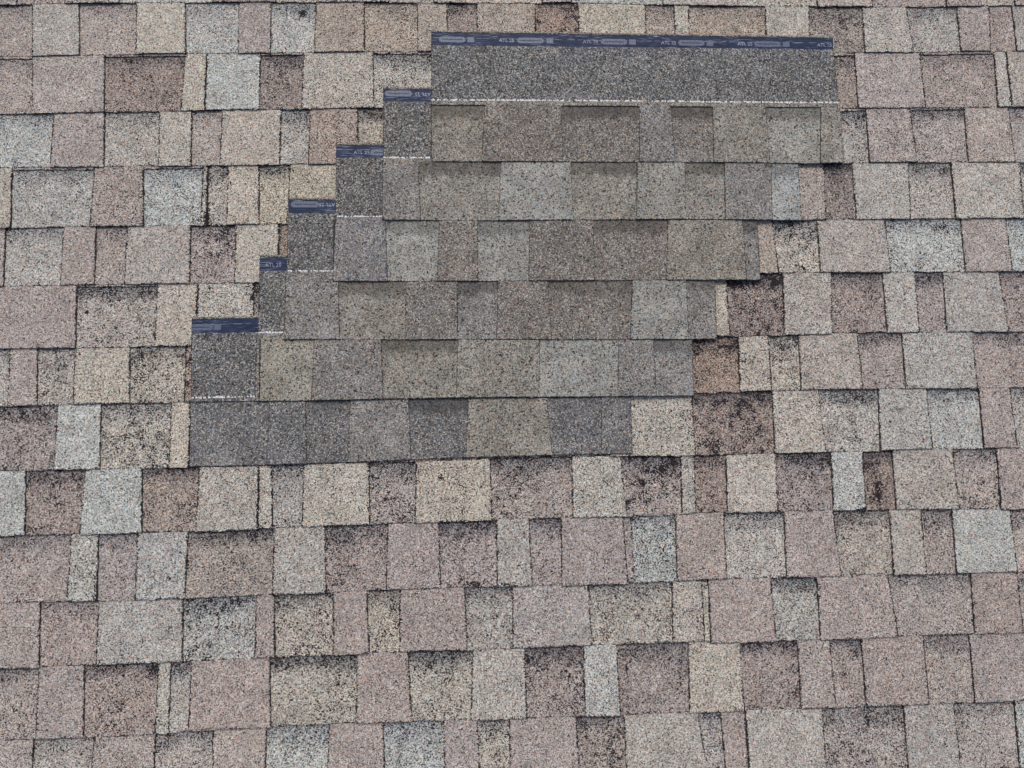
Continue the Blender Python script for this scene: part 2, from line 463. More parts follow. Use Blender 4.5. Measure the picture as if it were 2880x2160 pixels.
roof_me.materials.append(M_WOOD)
CELLS = {
 1: [
  ('R', 'P', 1.0, 0.2, '', ((-1.1682, 1.199), (-1.0697, 1.2017), (-1.0599, 1.0666), (-1.1603, 1.0651))),
  ('T', 'L', 0.0, 0.1, '', ((-1.0697, 1.2017), (-0.9577, 1.2059), (-0.9474, 1.0689), (-1.0599, 1.0666))),
  ('R', 'P', 1.0, 0.25, '', ((-0.9577, 1.2059), (-0.821, 1.207), (-0.816, 1.0709), (-0.9474, 1.0689))),
  ('T', 'W', 0.0, 0.1, '', ((-0.821, 1.207), (-0.7027, 1.208), (-0.6959, 1.0726), (-0.816, 1.0709))),
  ('R', 'G', 1.0, 0.3, '', ((-0.7027, 1.208), (-0.5747, 1.2083), (-0.5714, 1.0742), (-0.6959, 1.0726))),
  ('T', 'P', 0.0, 0.15, '', ((-0.5747, 1.2083), (-0.4947, 1.2084), (-0.4923, 1.0752), (-0.5714, 1.0742))),
  ('R', 'G', 2.2, 0.35, '', ((-0.4947, 1.2084), (-0.3852, 1.2087), (-0.3879, 1.0766), (-0.4923, 1.0752))),
  ('T', 'W2', 0.0, 0.2, '', ((-0.3852, 1.2087), (-0.2661, 1.2088), (-0.2646, 1.0782), (-0.3879, 1.0766))),
  ('R', 'W2', 1.0, 0.45, '', ((-0.2661, 1.2088), (-0.1364, 1.2087), (-0.1364, 1.0769), (-0.2646, 1.0782))),
  ('T', 'W2', 0.0, 0.25, '', ((-0.1364, 1.2087), (-0.0613, 1.2086), (-0.0606, 1.0758), (-0.1364, 1.0769))),
  ('R', 'B', 1.8, 0.58, '', ((-0.0613, 1.2086), (0.0118, 1.2086), (0.0093, 1.0755), (-0.0606, 1.0758))),
  ('T', 'W2', 0.0, 0.3, '', ((0.0118, 1.2086), (0.1594, 1.2085), (0.1567, 1.0749), (0.0093, 1.0755))),
  ('R', 'B2', 1.8, 0.68, '', ((0.1594, 1.2085), (0.2671, 1.2092), (0.2623, 1.0744), (0.1567, 1.0749))),
  ('T', 'Y', 0.0, 0.2, '', ((0.2671, 1.2092), (0.4378, 1.2045), (0.4326, 1.0737), (0.2623, 1.0744))),
  ('R', 'W2', 1.2, 0.4, '', ((0.4378, 1.2045), (0.5084, 1.2023), (0.5057, 1.0734), (0.4326, 1.0737))),
  ('T', 'W', 0.0, 0.2, '', ((0.5084, 1.2023), (0.5477, 1.2015), (0.541, 1.0733), (0.5057, 1.0734))),
  ('R', 'W2', 1.2, 0.4, '', ((0.5477, 1.2015), (0.7424, 1.1999), (0.7355, 1.0724), (0.541, 1.0733))),
  ('T', 'W', 0.0, 0.15, '', ((0.7424, 1.1999), (0.8552, 1.1997), (0.8497, 1.0719), (0.7355, 1.0724))),
  ('R', 'B', 1.5, 0.68, '', ((0.8552, 1.1997), (0.9934, 1.1994), (0.9874, 1.0737), (0.8497, 1.0719))),
  ('T', 'L', 0.0, 0.3, '', ((0.9934, 1.1994), (1.1103, 1.2), (1.1153, 1.0735), (0.9874, 1.0737))),
  ('R', 'L', 1.3, 0.4, '', ((1.1103, 1.2), (1.2412, 1.2008), (1.2367, 1.0768), (1.1153, 1.0735))),
  ('T', 'P', 0.0, 0.25, '', ((1.2412, 1.2008), (1.3277, 1.2024), (1.3165, 1.0771), (1.2367, 1.0768))),
  ('R', 'P', 0.6, 0.3, '', ((1.3277, 1.2024), (1.3871, 1.2035), (1.3832, 1.0773), (1.3165, 1.0771))),
  ('T', 'P', 0.0, 0.2, '', ((1.3871, 1.2035), (1.506, 1.2036), (1.5028, 1.0774), (1.3832, 1.0773))),
 ],
 2: [
  ('R', 'P', 1.5, 0.3, 'c', ((-1.2098, 1.0651), (-1.0609, 1.0666), (-1.0522, 0.9198), (-1.2003, 0.9182))),
  ('T', 'P', 0.0, 0.15, '', ((-1.0609, 1.0666), (-0.8893, 1.0698), (-0.883, 0.9234), (-1.0522, 0.9198))),
  ('R', 'B', 1.9, 0.58, 'c', ((-0.8893, 1.0698), (-0.6993, 1.0726), (-0.7038, 0.9255), (-0.883, 0.9234))),
  ('T', 'W', 0.0, 0.15, '', ((-0.6993, 1.0726), (-0.6476, 1.0732), (-0.6469, 0.9262), (-0.7038, 0.9255))),
  ('T', 'G', 0.0, 0.1, 'j', ((-0.6476, 1.0732), (-0.5176, 1.0749), (-0.5172, 0.9272), (-0.6469, 0.9262))),
  ('R', 'B', 2.6, 0.63, 'c', ((-0.5176, 1.0749), (-0.4146, 1.0762), (-0.417, 0.9274), (-0.5172, 0.9272))),
  ('T', 'W', 0.0, 0.35, '', ((-0.4146, 1.0762), (-0.2444, 1.078), (-0.2413, 0.9312), (-0.417, 0.9274))),
  ('R', 'W', 2.6, 0.5, 'c', ((-0.2444, 1.078), (-0.0805, 1.0759), (-0.0822, 0.9266), (-0.2413, 0.9312))),
  ('R', 'B', 2.0, 0.53, 'c', ((0.8707, 1.0719), (0.9621, 1.0731), (0.9569, 0.924), (0.8643, 0.9228))),
  ('T', 'P', 0.0, 0.2, '', ((0.9621, 1.0731), (1.1319, 1.074), (1.1314, 0.9249), (0.9569, 0.924))),
  ('R', 'P', 1.9, 0.45, 'c', ((1.1319, 1.074), (1.3235, 1.0771), (1.3152, 0.9266), (1.1314, 0.9249))),
  ('T', 'L', 0.0, 0.2, 'j', ((1.3235, 1.0771), (1.3559, 1.0772), (1.352, 0.9269), (1.3152, 0.9266))),
  ('T', 'L', 0.0, 0.25, 'j', ((1.3559, 1.0772), (1.5307, 1.0774), (1.5318, 0.9271), (1.352, 0.9269))),
 ],
 3: [
  ('R', 'G', 1.4, 0.25, '', ((-1.1709, 0.9182), (-1.0025, 0.9208), (-1.0026, 0.7842), (-1.1662, 0.784))),
  ('T', 'P', 0.0, 0.15, '', ((-1.0025, 0.9208), (-0.8831, 0.9234), (-0.8771, 0.7848), (-1.0026, 0.7842))),
  ('R', 'L', 1.4, 0.3, '', ((-0.8831, 0.9234), (-0.7546, 0.9249), (-0.7513, 0.7855), (-0.8771, 0.7848))),
  ('T', 'W', 0.0, 0.15, '', ((-0.7546, 0.9249), (-0.6776, 0.9258), (-0.6738, 0.7859), (-0.7513, 0.7855))),
  ('R', 'P', 1.5, 0.3, '', ((-0.6776, 0.9258), (-0.6066, 0.9265), (-0.6087, 0.7861), (-0.6738, 0.7859))),
  ('T', 'W', 0.0, 0.15, '', ((-0.6066, 0.9265), (-0.4649, 0.9273), (-0.466, 0.7867), (-0.6087, 0.7861))),
  ('R', 'L', 2.0, 0.35, '', ((-0.4649, 0.9273), (-0.3972, 0.9274), (-0.3991, 0.7874), (-0.466, 0.7867))),
  ('T', 'B2L', 0.0, 0.3, '', ((-0.3972, 0.9274), (-0.2821, 0.9293), (-0.2782, 0.7877), (-0.3991, 0.7874))),
  ('R', 'Y', 3.0, 0.55, '', ((-0.2821, 0.9293), (-0.1948, 0.927), (-0.1949, 0.7873), (-0.2782, 0.7877))),
  ('R', 'L', 3.0, 0.55, 'c', ((0.8663, 0.9228), (0.978, 0.9241), (0.9722, 0.7813), (0.8527, 0.7817))),
  ('T', 'P', 0.0, 0.4, '', ((0.978, 0.9241), (1.0911, 0.9247), (1.094, 0.7812), (0.9722, 0.7813))),
  ('R', 'P', 2.5, 0.55, 'c', ((1.0911, 0.9247), (1.2303, 0.9258), (1.2234, 0.7803), (1.094, 0.7812))),
  ('T', 'P', 0.0, 0.2, '', ((1.2303, 0.9258), (1.3462, 0.9268), (1.3448, 0.7794), (1.2234, 0.7803))),
  ('R', 'P', 1.6, 0.3, '', ((1.3462, 0.9268), (1.4627, 0.9271), (1.4606, 0.7792), (1.3448, 0.7794))),
 ],
 4: [
  ('T', 'W', 0.0, 0.25, '', ((-1.19, 0.784), (-1.0902, 0.784), (-1.0819, 0.6356), (-1.1803, 0.6352))),
  ('R', 'L', 1.5, 0.35, 'c', ((-1.0902, 0.784), (-0.9006, 0.7847), (-0.9034, 0.6381), (-1.0819, 0.6356))),
  ('T', 'PB', 0.0, 0.38, '', ((-0.9006, 0.7847), (-0.7872, 0.7853), (-0.7787, 0.6375), (-0.9034, 0.6381))),
  ('R', 'G', 2.0, 0.35, 'c', ((-0.7872, 0.7853), (-0.6482, 0.786), (-0.6491, 0.6374), (-0.7787, 0.6375))),
  ('T', 'W', 0.0, 0.6, '', ((-0.6482, 0.786), (-0.637, 0.786), (-0.634, 0.6374), (-0.6491, 0.6374))),
  ('R', 'W', 2.0, 0.5, 'j', ((-0.637, 0.786), (-0.5898, 0.7862), (-0.5882, 0.6381), (-0.634, 0.6374))),
  ('T', 'W', 0.0, 0.3, '', ((-0.5898, 0.7862), (-0.5155, 0.7865), (-0.5107, 0.6394), (-0.5882, 0.6381))),
  ('R', 'Y', 2.4, 0.5, '', ((-0.5155, 0.7865), (-0.4425, 0.7869), (-0.448, 0.6384), (-0.5107, 0.6394))),
  ('T', 'Y', 0.0, 0.3, '', ((-0.4425, 0.7869), (-0.3141, 0.7879), (-0.3126, 0.6381), (-0.448, 0.6384))),
  ('T', 'PB', 0.0, 0.35, '', ((0.754, 0.7822), (0.8605, 0.7817), (0.8529, 0.6356), (0.7452, 0.6355))),
  ('R', 'B', 3.0, 0.58, '', ((0.8605, 0.7817), (0.9308, 0.7814), (0.9274, 0.6359), (0.8529, 0.6356))),
  ('T', 'L', 0.0, 0.25, '', ((0.9308, 0.7814), (1.0737, 0.7812), (1.0639, 0.6355), (0.9274, 0.6359))),
  ('R', 'L', 2.5, 0.5, '', ((1.0737, 0.7812), (1.1809, 0.7806), (1.1763, 0.6352), (1.0639, 0.6355))),
  ('T', 'L', 0.0, 0.25, '', ((1.1809, 0.7806), (1.3566, 0.7793), (1.3499, 0.6345), (1.1763, 0.6352))),
  ('R', 'L', 2.5, 0.5, '', ((1.3566, 0.7793), (1.4838, 0.7792), (1.4774, 0.6345), (1.3499, 0.6345))),
 ],
 5: [
  ('T', 'P', 0.0, 0.25, '', ((-1.1725, 0.6352), (-1.0955, 0.6354), (-1.0897, 0.4971), (-1.1671, 0.497))),
  ('R', 'L', 1.9, 0.35, '', ((-1.0955, 0.6354), (-0.9655, 0.6372), (-0.9641, 0.4979), (-1.0897, 0.4971))),
  ('T', 'P', 0.0, 0.15, '', ((-0.9655, 0.6372), (-0.8895, 0.638), (-0.885, 0.4987), (-0.9641, 0.4979))),
  ('R', 'P', 1.6, 0.3, '', ((-0.8895, 0.638), (-0.8182, 0.6377), (-0.8188, 0.4982), (-0.885, 0.4987))),
  ('T', 'L', 0.0, 0.2, '', ((-0.8182, 0.6377), (-0.6713, 0.6374), (-0.6681, 0.4971), (-0.8188, 0.4982))),
  ('R', 'PB', 1.9, 0.68, '', ((-0.6713, 0.6374), (-0.5666, 0.6385), (-0.5669, 0.4971), (-0.6681, 0.4971))),
  ('T', 'W', 0.0, 0.15, '', ((-0.5666, 0.6385), (-0.4664, 0.6387), (-0.4658, 0.4974), (-0.5669, 0.4971))),
  ('R', 'B2', 1.0, 0.48, 'j', ((-0.4664, 0.6387), (-0.4259, 0.6384), (-0.423, 0.4976), (-0.4658, 0.4974))),
  ('T', 'W2', 0.0, 0.25, '', ((0.6668, 0.6357), (0.7201, 0.6356), (0.7266, 0.5038), (0.6562, 0.5037))),
  ('R', 'W', 2.5, 0.6, '', ((0.7201, 0.6356), (0.8303, 0.6355), (0.826, 0.5038), (0.7266, 0.5038))),
  ('T', 'L', 0.0, 0.25, '', ((0.8303, 0.6355), (1.0005, 0.6357), (1.0016, 0.501), (0.826, 0.5038))),
  ('R', 'G', 2.0, 0.5, '', ((1.0005, 0.6357), (1.1906, 0.6351), (1.1859, 0.4997), (1.0016, 0.501))),
  ('T', 'P', 0.0, 0.2, '', ((1.1906, 0.6351), (1.3059, 0.6347), (1.3045, 0.4996), (1.1859, 0.4997))),
  ('R', 'G', 1.6, 0.35, '', ((1.3059, 0.6347), (1.4256, 0.6345), (1.4247, 0.4996), (1.3045, 0.4996))),
 ],
 6: [
  ('T', 'P', 0.0, 0.15, '', ((-1.2043, 0.497), (-0.9265, 0.4982), (-0.9198, 0.3494), (-1.1942, 0.3495))),
  ('R', 'L', 2.6, 0.6, 'c', ((-0.9265, 0.4982), (-0.7438, 0.4977), (-0.7435, 0.3502), (-0.9198, 0.3494))),
  ('T', 'W', 0.0, 0.2, '', ((-0.7438, 0.4977), (-0.6505, 0.4971), (-0.6522, 0.3502), (-0.7435, 0.3502))),
  ('T', 'W', 0.0, 0.45, 'j', ((-0.6505, 0.4971), (-0.5226, 0.4971), (-0.5169, 0.3503), (-0.6522, 0.3502))),
  ('R', 'B', 2.5, 0.78, '', ((-0.5226, 0.4971), (-0.4955, 0.4972), (-0.4916, 0.3503), (-0.5169, 0.3503))),
  ('T', 'W', 0.0, 0.3, '', ((0.5523, 0.5031), (0.5967, 0.5033), (0.5974, 0.3511), (0.5418, 0.351))),
  ('R', 'B', 3.0, 0.93, '', ((0.5967, 0.5033), (0.7354, 0.5038), (0.7272, 0.3515), (0.5974, 0.3511))),
  ('T', 'L', 0.0, 0.3, '', ((0.7354, 0.5038), (0.8564, 0.5033), (0.8437, 0.3533), (0.7272, 0.3515))),
  ('R', 'PB', 3.0, 0.63, '', ((0.8564, 0.5033), (0.9802, 0.5013), (0.9773, 0.3533), (0.8437, 0.3533))),
  ('T', 'L', 0.0, 0.3, '', ((0.9802, 0.5013), (1.0628, 0.5006), (1.0571, 0.353), (0.9773, 0.3533))),
  ('R', 'P', 3.0, 0.5, '', ((1.0628, 0.5006), (1.1301, 0.5001), (1.1238, 0.3527), (1.0571, 0.353))),
  ('T', 'L', 0.0, 0.2, '', ((1.1301, 0.5001), (1.2726, 0.4996), (1.2772, 0.3501), (1.1238, 0.3527))),
  ('R', 'PB', 2.0, 0.53, '', ((1.2726, 0.4996), (1.4085, 0.4996), (1.4132, 0.3495), (1.2772, 0.3501))),
 ],
 7: [
  ('R', 'L', 1.4, 0.3, '', ((-1.1423, 0.3495), (-1.0689, 0.3495), (-1.0645, 0.2164), (-1.1372, 0.2161))),
  ('T', 'P', 0.0, 0.15, '', ((-1.0689, 0.3495), (-1.0064, 0.3495), (-0.9981, 0.2179), (-1.0645, 0.2164))),
  ('R', 'L', 1.4, 0.6, '', ((-1.0064, 0.3495), (-0.9236, 0.3494), (-0.9202, 0.2191), (-0.9981, 0.2179))),
  ('T', 'W', 0.0, 0.3, '', ((-0.9236, 0.3494), (-0.7992, 0.3499), (-0.7936, 0.2207), (-0.9202, 0.2191))),
  ('R', 'W', 1.6, 0.7, '', ((-0.7992, 0.3499), (-0.6733, 0.3502), (-0.6723, 0.2198), (-0.7936, 0.2207))),
  ('T', 'B2', 0.0, 0.78, '', ((-0.6733, 0.3502), (-0.6439, 0.3502), (-0.6419, 0.2196), (-0.6723, 0.2198))),
  ('R', 'B2', 2.8, 0.68, '', ((0.4912, 0.351), (0.6158, 0.3512), (0.611, 0.2173), (0.4824, 0.2167))),
  ('T', 'W', 0.0, 0.45, '', ((0.6158, 0.3512), (0.6904, 0.3514), (0.688, 0.2181), (0.611, 0.2173))),
  ('R', 'W', 2.3, 0.65, '', ((0.6904, 0.3514), (0.7614, 0.352), (0.7571, 0.2188), (0.688, 0.2181))),
  ('T', 'L', 0.0, 0.3, '', ((0.7614, 0.352), (0.9059, 0.3534), (0.9074, 0.2184), (0.7571, 0.2188))),
  ('R', 'P', 2.3, 0.4, '', ((0.9059, 0.3534), (1.0136, 0.3532), (1.0097, 0.2182), (0.9074, 0.2184))),
  ('T', 'L', 0.0, 0.25, '', ((1.0136, 0.3532), (1.1888, 0.3516), (1.1846, 0.2152), (1.0097, 0.2182))),
  ('R', 'P', 2.0, 0.3, '', ((1.1888, 0.3516), (1.3625, 0.3495), (1.3615, 0.2132), (1.1846, 0.2152))),
 ],
 8: [
  ('R', 'PB', 1.6, 0.68, '', ((-1.1431, 0.2161), (-0.955, 0.2186), (-0.9546, 0.073), (-1.1373, 0.0734))),
  ('T', 'G', 0.0, 0.2, '', ((-0.955, 0.2186), (-0.8579, 0.2199), (-0.8523, 0.0723), (-0.9546, 0.073))),
  ('R', 'W', 2.2, 0.75, '', ((-0.8579, 0.2199), (-0.7022, 0.22), (-0.7018, 0.0719), (-0.8523, 0.0723))),
  ('T', 'W', 0.0, 0.2, '', ((-0.7022, 0.22), (-0.6586, 0.2197), (-0.6564, 0.0718), (-0.7018, 0.0719))),
  ('R', 'B', 1.0, 0.78, '', ((-0.6586, 0.2197), (-0.4972, 0.2193), (-0.4931, 0.0705), (-0.6564, 0.0718))),
  ('R', 'W2', 1.0, 0.5, '', ((-0.4972, 0.2193), (-0.2117, 0.2185), (-0.2116, 0.0715), (-0.4931, 0.0705))),
  ('R', 'B', 1.0, 0.88, '', ((-0.2117, 0.2185), (0.0018, 0.2179), (-0.001, 0.0736), (-0.2116, 0.0715))),
  ('R', 'B', 1.0, 0.7, '', ((0.0018, 0.2179), (0.1633, 0.2175), (0.1584, 0.0755), (-0.001, 0.0736))),
  ('R', 'B', 1.0, 0.95, '', ((0.1633, 0.2175), (0.3044, 0.2171), (0.2975, 0.0733), (0.1584, 0.0755))),
  ('T', 'W', 0.0, 0.35, '', ((0.3044, 0.2171), (0.4982, 0.2166), (0.4983, 0.0701), (0.2975, 0.0733))),
  ('R', 'B', 3.0, 0.88, '', ((0.4982, 0.2166), (0.6885, 0.2181), (0.6831, 0.0718), (0.4983, 0.0701))),
  ('T', 'L', 0.0, 0.3, '', ((0.6885, 0.2181), (0.8008, 0.2187), (0.806, 0.0718), (0.6831, 0.0718))),
  ('R', 'L', 3.0, 0.6, '', ((0.8008, 0.2187), (0.9435, 0.2183), (0.934, 0.0718), (0.806, 0.0718))),
  ('T', 'L', 0.0, 0.3, '', ((0.9435, 0.2183), (1.0623, 0.2173), (1.0604, 0.0733), (0.934, 0.0718))),
  ('R', 'G', 2.5, 0.35, '', ((1.0623, 0.2173), (1.188, 0.2151), (1.1834, 0.0714), (1.0604, 0.0733))),
  ('T', 'P', 0.0, 0.25, '', ((1.188, 0.2151), (1.2659, 0.2138), (1.2659, 0.0702), (1.1834, 0.0714))),
  ('R', 'L', 2.0, 0.4, '', ((1.2659, 0.2138), (1.3798, 0.2132), (1.381, 0.07), (1.2659, 0.0702))),
 ],
 9: [
  ('T', 'G', 0.0, 0.15, '', ((-1.1566, 0.0734), (-1.0151, 0.0732), (-1.0074, -0.0698), (-1.1504, -0.0694))),
  ('R', 'PB', 2.0, 0.68, '', ((-1.0151, 0.0732), (-0.8871, 0.0725), (-0.8902, -0.0707), (-1.0074, -0.0698))),
  ('T', 'G', 0.0, 0.2, '', ((-0.8871, 0.0725), (-0.7607, 0.0721), (-0.7536, -0.0697), (-0.8902, -0.0707))),
  ('R', 'B', 2.8, 0.68, '', ((-0.7607, 0.0721), (-0.6353, 0.0716), (-0.6376, -0.0716), (-0.7536, -0.0697))),
  ('T', 'L', 0.0, 0.3, '', ((-0.6353, 0.0716), (-0.5025, 0.0706), (-0.501, -0.0688), (-0.6376, -0.0716))),
  ('T', 'W', 0.0, 0.3, 'j', ((-0.5025, 0.0706), (-0.4735, 0.0704), (-0.4669, -0.0683), (-0.501, -0.0688))),
  ('R', 'L', 1.9, 0.55, '', ((-0.4735, 0.0704), (-0.4022, 0.0699), (-0.4031, -0.0675), (-0.4669, -0.0683))),
  ('T', 'W', 0.0, 0.25, '', ((-0.4022, 0.0699), (-0.2537, 0.0712), (-0.2514, -0.0656), (-0.4031, -0.0675))),
  ('R', 'PB', 2.0, 0.78, '', ((-0.2537, 0.0712), (-0.1483, 0.0721), (-0.1518, -0.0646), (-0.2514, -0.0656))),
  ('T', 'W', 0.0, 0.35, '', ((-0.1483, 0.0721), (0.0223, 0.0739), (0.0246, -0.0639), (-0.1518, -0.0646))),
  ('R', 'PB', 3.0, 0.68, '', ((0.0223, 0.0739), (0.2094, 0.0747), (0.2061, -0.0644), (0.0246, -0.0639))),
  ('T', 'W', 0.0, 0.3, '', ((0.2094, 0.0747), (0.324, 0.0729), (0.3312, -0.0649), (0.2061, -0.0644))),
  ('R', 'PB', 2.8, 0.93, '', ((0.324, 0.0729), (0.4622, 0.0699), (0.4573, -0.063), (0.3312, -0.0649))),
  ('T', 'L', 0.0, 0.35, '', ((0.4622, 0.0699), (0.4954, 0.0701), (0.4909, -0.0613), (0.4573, -0.063))),
  ('R', 'B', 2.0, 0.73, '', ((0.4954, 0.0701), (0.5684, 0.0707), (0.5625, -0.0621), (0.4909, -0.0613))),
  ('T', 'L', 0.0, 0.2, '', ((0.5684, 0.0707), (0.688, 0.0718), (0.6819, -0.0632), (0.5625, -0.0621))),
  ('R', 'PB', 2.8, 0.68, '', ((0.688, 0.0718), (0.817, 0.0718), (0.8115, -0.0633), (0.6819, -0.0632))),
  ('T', 'G', 0.0, 0.3, '', ((0.817, 0.0718), (0.8937, 0.0718), (0.8896, -0.0644), (0.8115, -0.0633))),
  ('R', 'B', 3.0, 0.83, '', ((0.8937, 0.0718), (0.9628, 0.0722), (0.9588, -0.0653), (0.8896, -0.0644))),
  ('T', 'L', 0.0, 0.3, '', ((0.9628, 0.0722), (1.1107, 0.0725), (1.109, -0.0684), (0.9588, -0.0653))),
  ('R', 'P', 2.4, 0.6, '', ((1.1107, 0.0725), (1.2145, 0.071), (1.2084, -0.0704), (1.109, -0.0684))),
  ('T', 'P', 0.0, 0.25, '', ((1.2145, 0.071), (1.3465, 0.07), (1.3441, -0.0715), (1.2084, -0.0704))),
 ],
 10: [
  ('R', 'P', 1.7, 0.3, '', ((-1.1033, -0.0694), (-0.9103, -0.0706), (-0.9108, -0.2143), (-1.1039, -0.2159))),
  ('T', 'W', 0.0, 0.45, '', ((-0.9103, -0.0706), (-0.849, -0.0704), (-0.8445, -0.2153), (-0.9108, -0.2143))),
  ('R', 'P', 1.5, 0.35, '', ((-0.849, -0.0704), (-0.7658, -0.0698), (-0.7646, -0.2165), (-0.8445, -0.2153))),
  ('T', 'L', 0.0, 0.3, '', ((-0.7658, -0.0698), (-0.6543, -0.0715), (-0.6558, -0.2154), (-0.7646, -0.2165))),
  ('R', 'PB', 3.0, 0.53, '', ((-0.6543, -0.0715), (-0.4652, -0.0683), (-0.4677, -0.2136), (-0.6558, -0.2154))),
  ('T', 'L', 0.0, 0.25, '', ((-0.4652, -0.0683), (-0.3528, -0.0668), (-0.3471, -0.2138), (-0.4677, -0.2136))),
  ('R', 'P', 2.8, 0.6, '', ((-0.3528, -0.0668), (-0.2125, -0.0652), (-0.2172, -0.2105), (-0.3471, -0.2138))),
  ('T', 'P', 0.0, 0.2, '', ((-0.2125, -0.0652), (-0.0962, -0.0644), (-0.0943, -0.2106), (-0.2172, -0.2105))),
  ('R', 'P', 2.9, 0.6, '', ((-0.0962, -0.0644), (0.0327, -0.0639), (0.0311, -0.2109), (-0.0943, -0.2106))),
  ('T', 'L', 0.0, 0.3, '', ((0.0327, -0.0639), (0.1078, -0.0641), (0.111, -0.2122), (0.0311, -0.2109))),
  ('R', 'P', 2.9, 0.5, '', ((0.1078, -0.0641), (0.1793, -0.0643), (0.1763, -0.2133), (0.111, -0.2122))),
  ('T', 'P', 0.0, 0.25, '', ((0.1793, -0.0643), (0.3224, -0.0649), (0.3279, -0.2119), (0.1763, -0.2133))),
  ('R', 'P', 1.0, 0.6, '', ((0.3224, -0.0649), (0.3391, -0.0649), (0.3388, -0.2118), (0.3279, -0.2119))),
  ('R', 'G', 1.5, 0.55, 'j', ((0.3391, -0.0649), (0.4428, -0.0654), (0.4377, -0.2109), (0.3388, -0.2118))),
  ('T', 'P', 0.0, 0.2, '', ((0.4428, -0.0654), (0.5559, -0.062), (0.5536, -0.2099), (0.4377, -0.2109))),
  ('R', 'L', 2.0, 0.35, '', ((0.5559, -0.062), (0.6957, -0.0632), (0.6888, -0.2104), (0.5536, -0.2099))),
  ('T', 'P', 0.0, 0.2, '', ((0.6957, -0.0632), (0.8122, -0.0633), (0.8177, -0.2107), (0.6888, -0.2104))),
  ('R', 'W', 2.5, 0.5, '', ((0.8122, -0.0633), (0.9438, -0.0651), (0.939, -0.2109), (0.8177, -0.2107))),
  ('T', 'L', 0.0, 0.2, '', ((0.9438, -0.0651), (1.0203, -0.0666), (1.0171, -0.2121), (0.939, -0.2109))),
  ('R', 'P', 2.0, 0.5, '', ((1.0203, -0.0666), (1.092, -0.068), (1.086, -0.2132), (1.0171, -0.2121))),
  ('T', 'G', 0.0, 0.15, '', ((1.092, -0.068), (1.2322, -0.0709), (1.2319, -0.2139), (1.086, -0.2132))),
  ('R', 'P', 2.0, 0.4, '', ((1.2322, -0.0709), (1.3435, -0.0715), (1.3443, -0.214), (1.2319, -0.2139))),
 ],
 11: [
  ('T', 'P', 0.0, 0.2, '', ((-1.1391, -0.2159), (-0.9673, -0.2149), (-0.9598, -0.3512), (-1.1396, -0.3517))),
  ('R', 'P', 1.5, 0.35, '', ((-0.9673, -0.2149), (-0.8427, -0.2153), (-0.8419, -0.3495), (-0.9598, -0.3512))),
  ('T', 'L', 0.0, 0.25, '', ((-0.8427, -0.2153), (-0.6606, -0.2154), (-0.6557, -0.3493), (-0.8419, -0.3495))),
  ('R', 'G', 2.3, 0.7, '', ((-0.6606, -0.2154), (-0.5015, -0.2139), (-0.5023, -0.3473), (-0.6557, -0.3493))),
  ('T', 'P', 0.0, 0.3, '', ((-0.5015, -0.2139), (-0.4614, -0.2136), (-0.4573, -0.3474), (-0.5023, -0.3473))),
  ('R', 'W', 2.4, 0.65, '', ((-0.4614, -0.2136), (-0.3339, -0.2139), (-0.3326, -0.3477), (-0.4573, -0.3474))),
  ('T', 'P', 0.0, 0.2, '', ((-0.3339, -0.2139), (-0.2584, -0.2117), (-0.2523, -0.3447), (-0.3326, -0.3477))),
  ('R', 'W', 2.4, 0.6, '', ((-0.2584, -0.2117), (-0.1865, -0.2105), (-0.1878, -0.3451), (-0.2523, -0.3447))),
  ('T', 'P', 0.0, 0.3, '', ((-0.1865, -0.2105), (-0.0404, -0.2107), (-0.0368, -0.3464), (-0.1878, -0.3451))),
  ('R', 'L', 2.4, 0.5, '', ((-0.0404, -0.2107), (0.0651, -0.2115), (0.0626, -0.3454), (-0.0368, -0.3464))),
  ('T', 'P', 0.0, 0.25, '', ((0.0651, -0.2115), (0.2371, -0.2127), (0.2408, -0.3449), (0.0626, -0.3454))),
  ('R', 'L', 2.0, 0.6, '', ((0.2371, -0.2127), (0.4259, -0.211), (0.4209, -0.3446), (0.2408, -0.3449))),
  ('T', 'W', 0.0, 0.5, '', ((0.4259, -0.211), (0.496, -0.2097), (0.4949, -0.3439), (0.4209, -0.3446))),
  ('R', 'W', 1.0, 0.5, '', ((0.496, -0.2097), (0.5091, -0.2097), (0.5051, -0.3483), (0.4949, -0.3439))),
  ('T', 'P', 0.0, 0.15, 'j', ((0.5091, -0.2097), (0.6553, -0.2103), (0.6564, -0.3491), (0.5051, -0.3483))),
  ('R', 'L', 2.5, 0.5, '', ((0.6553, -0.2103), (0.7606, -0.2105), (0.7564, -0.3491), (0.6564, -0.3491))),
  ('T', 'P', 0.0, 0.25, '', ((0.7606, -0.2105), (0.9278, -0.2109), (0.9376, -0.3482), (0.7564, -0.3491))),
  ('R', 'P', 1.5, 0.4, '', ((0.9278, -0.2109), (1.1213, -0.2134), (1.1145, -0.3496), (0.9376, -0.3482))),
  ('T', 'P2', 0.0, 0.2, '', ((1.1213, -0.2134), (1.2318, -0.2139), (1.2297, -0.3509), (1.1145, -0.3496))),
  ('R', 'P', 1.2, 0.3, '', ((1.2318, -0.2139), (1.3363, -0.214), (1.3339, -0.3509), (1.2297, -0.3509))),
 ],
 12: [
  ('R', 'PB', 1.6, 0.53, '', ((-1.0937, -0.3517), (-0.9636, -0.3512), (-0.9601, -0.4988), (-1.0908, -0.4976))),
  ('T', 'P', 0.0, 0.2, '', ((-0.9636, -0.3512), (-0.8657, -0.3498), (-0.8588, -0.4985), (-0.9601, -0.4988))),
  ('R', 'PB', 2.4, 0.63, '', ((-0.8657, -0.3498), (-0.7093, -0.3494), (-0.7109, -0.4982), (-0.8588, -0.4985))),
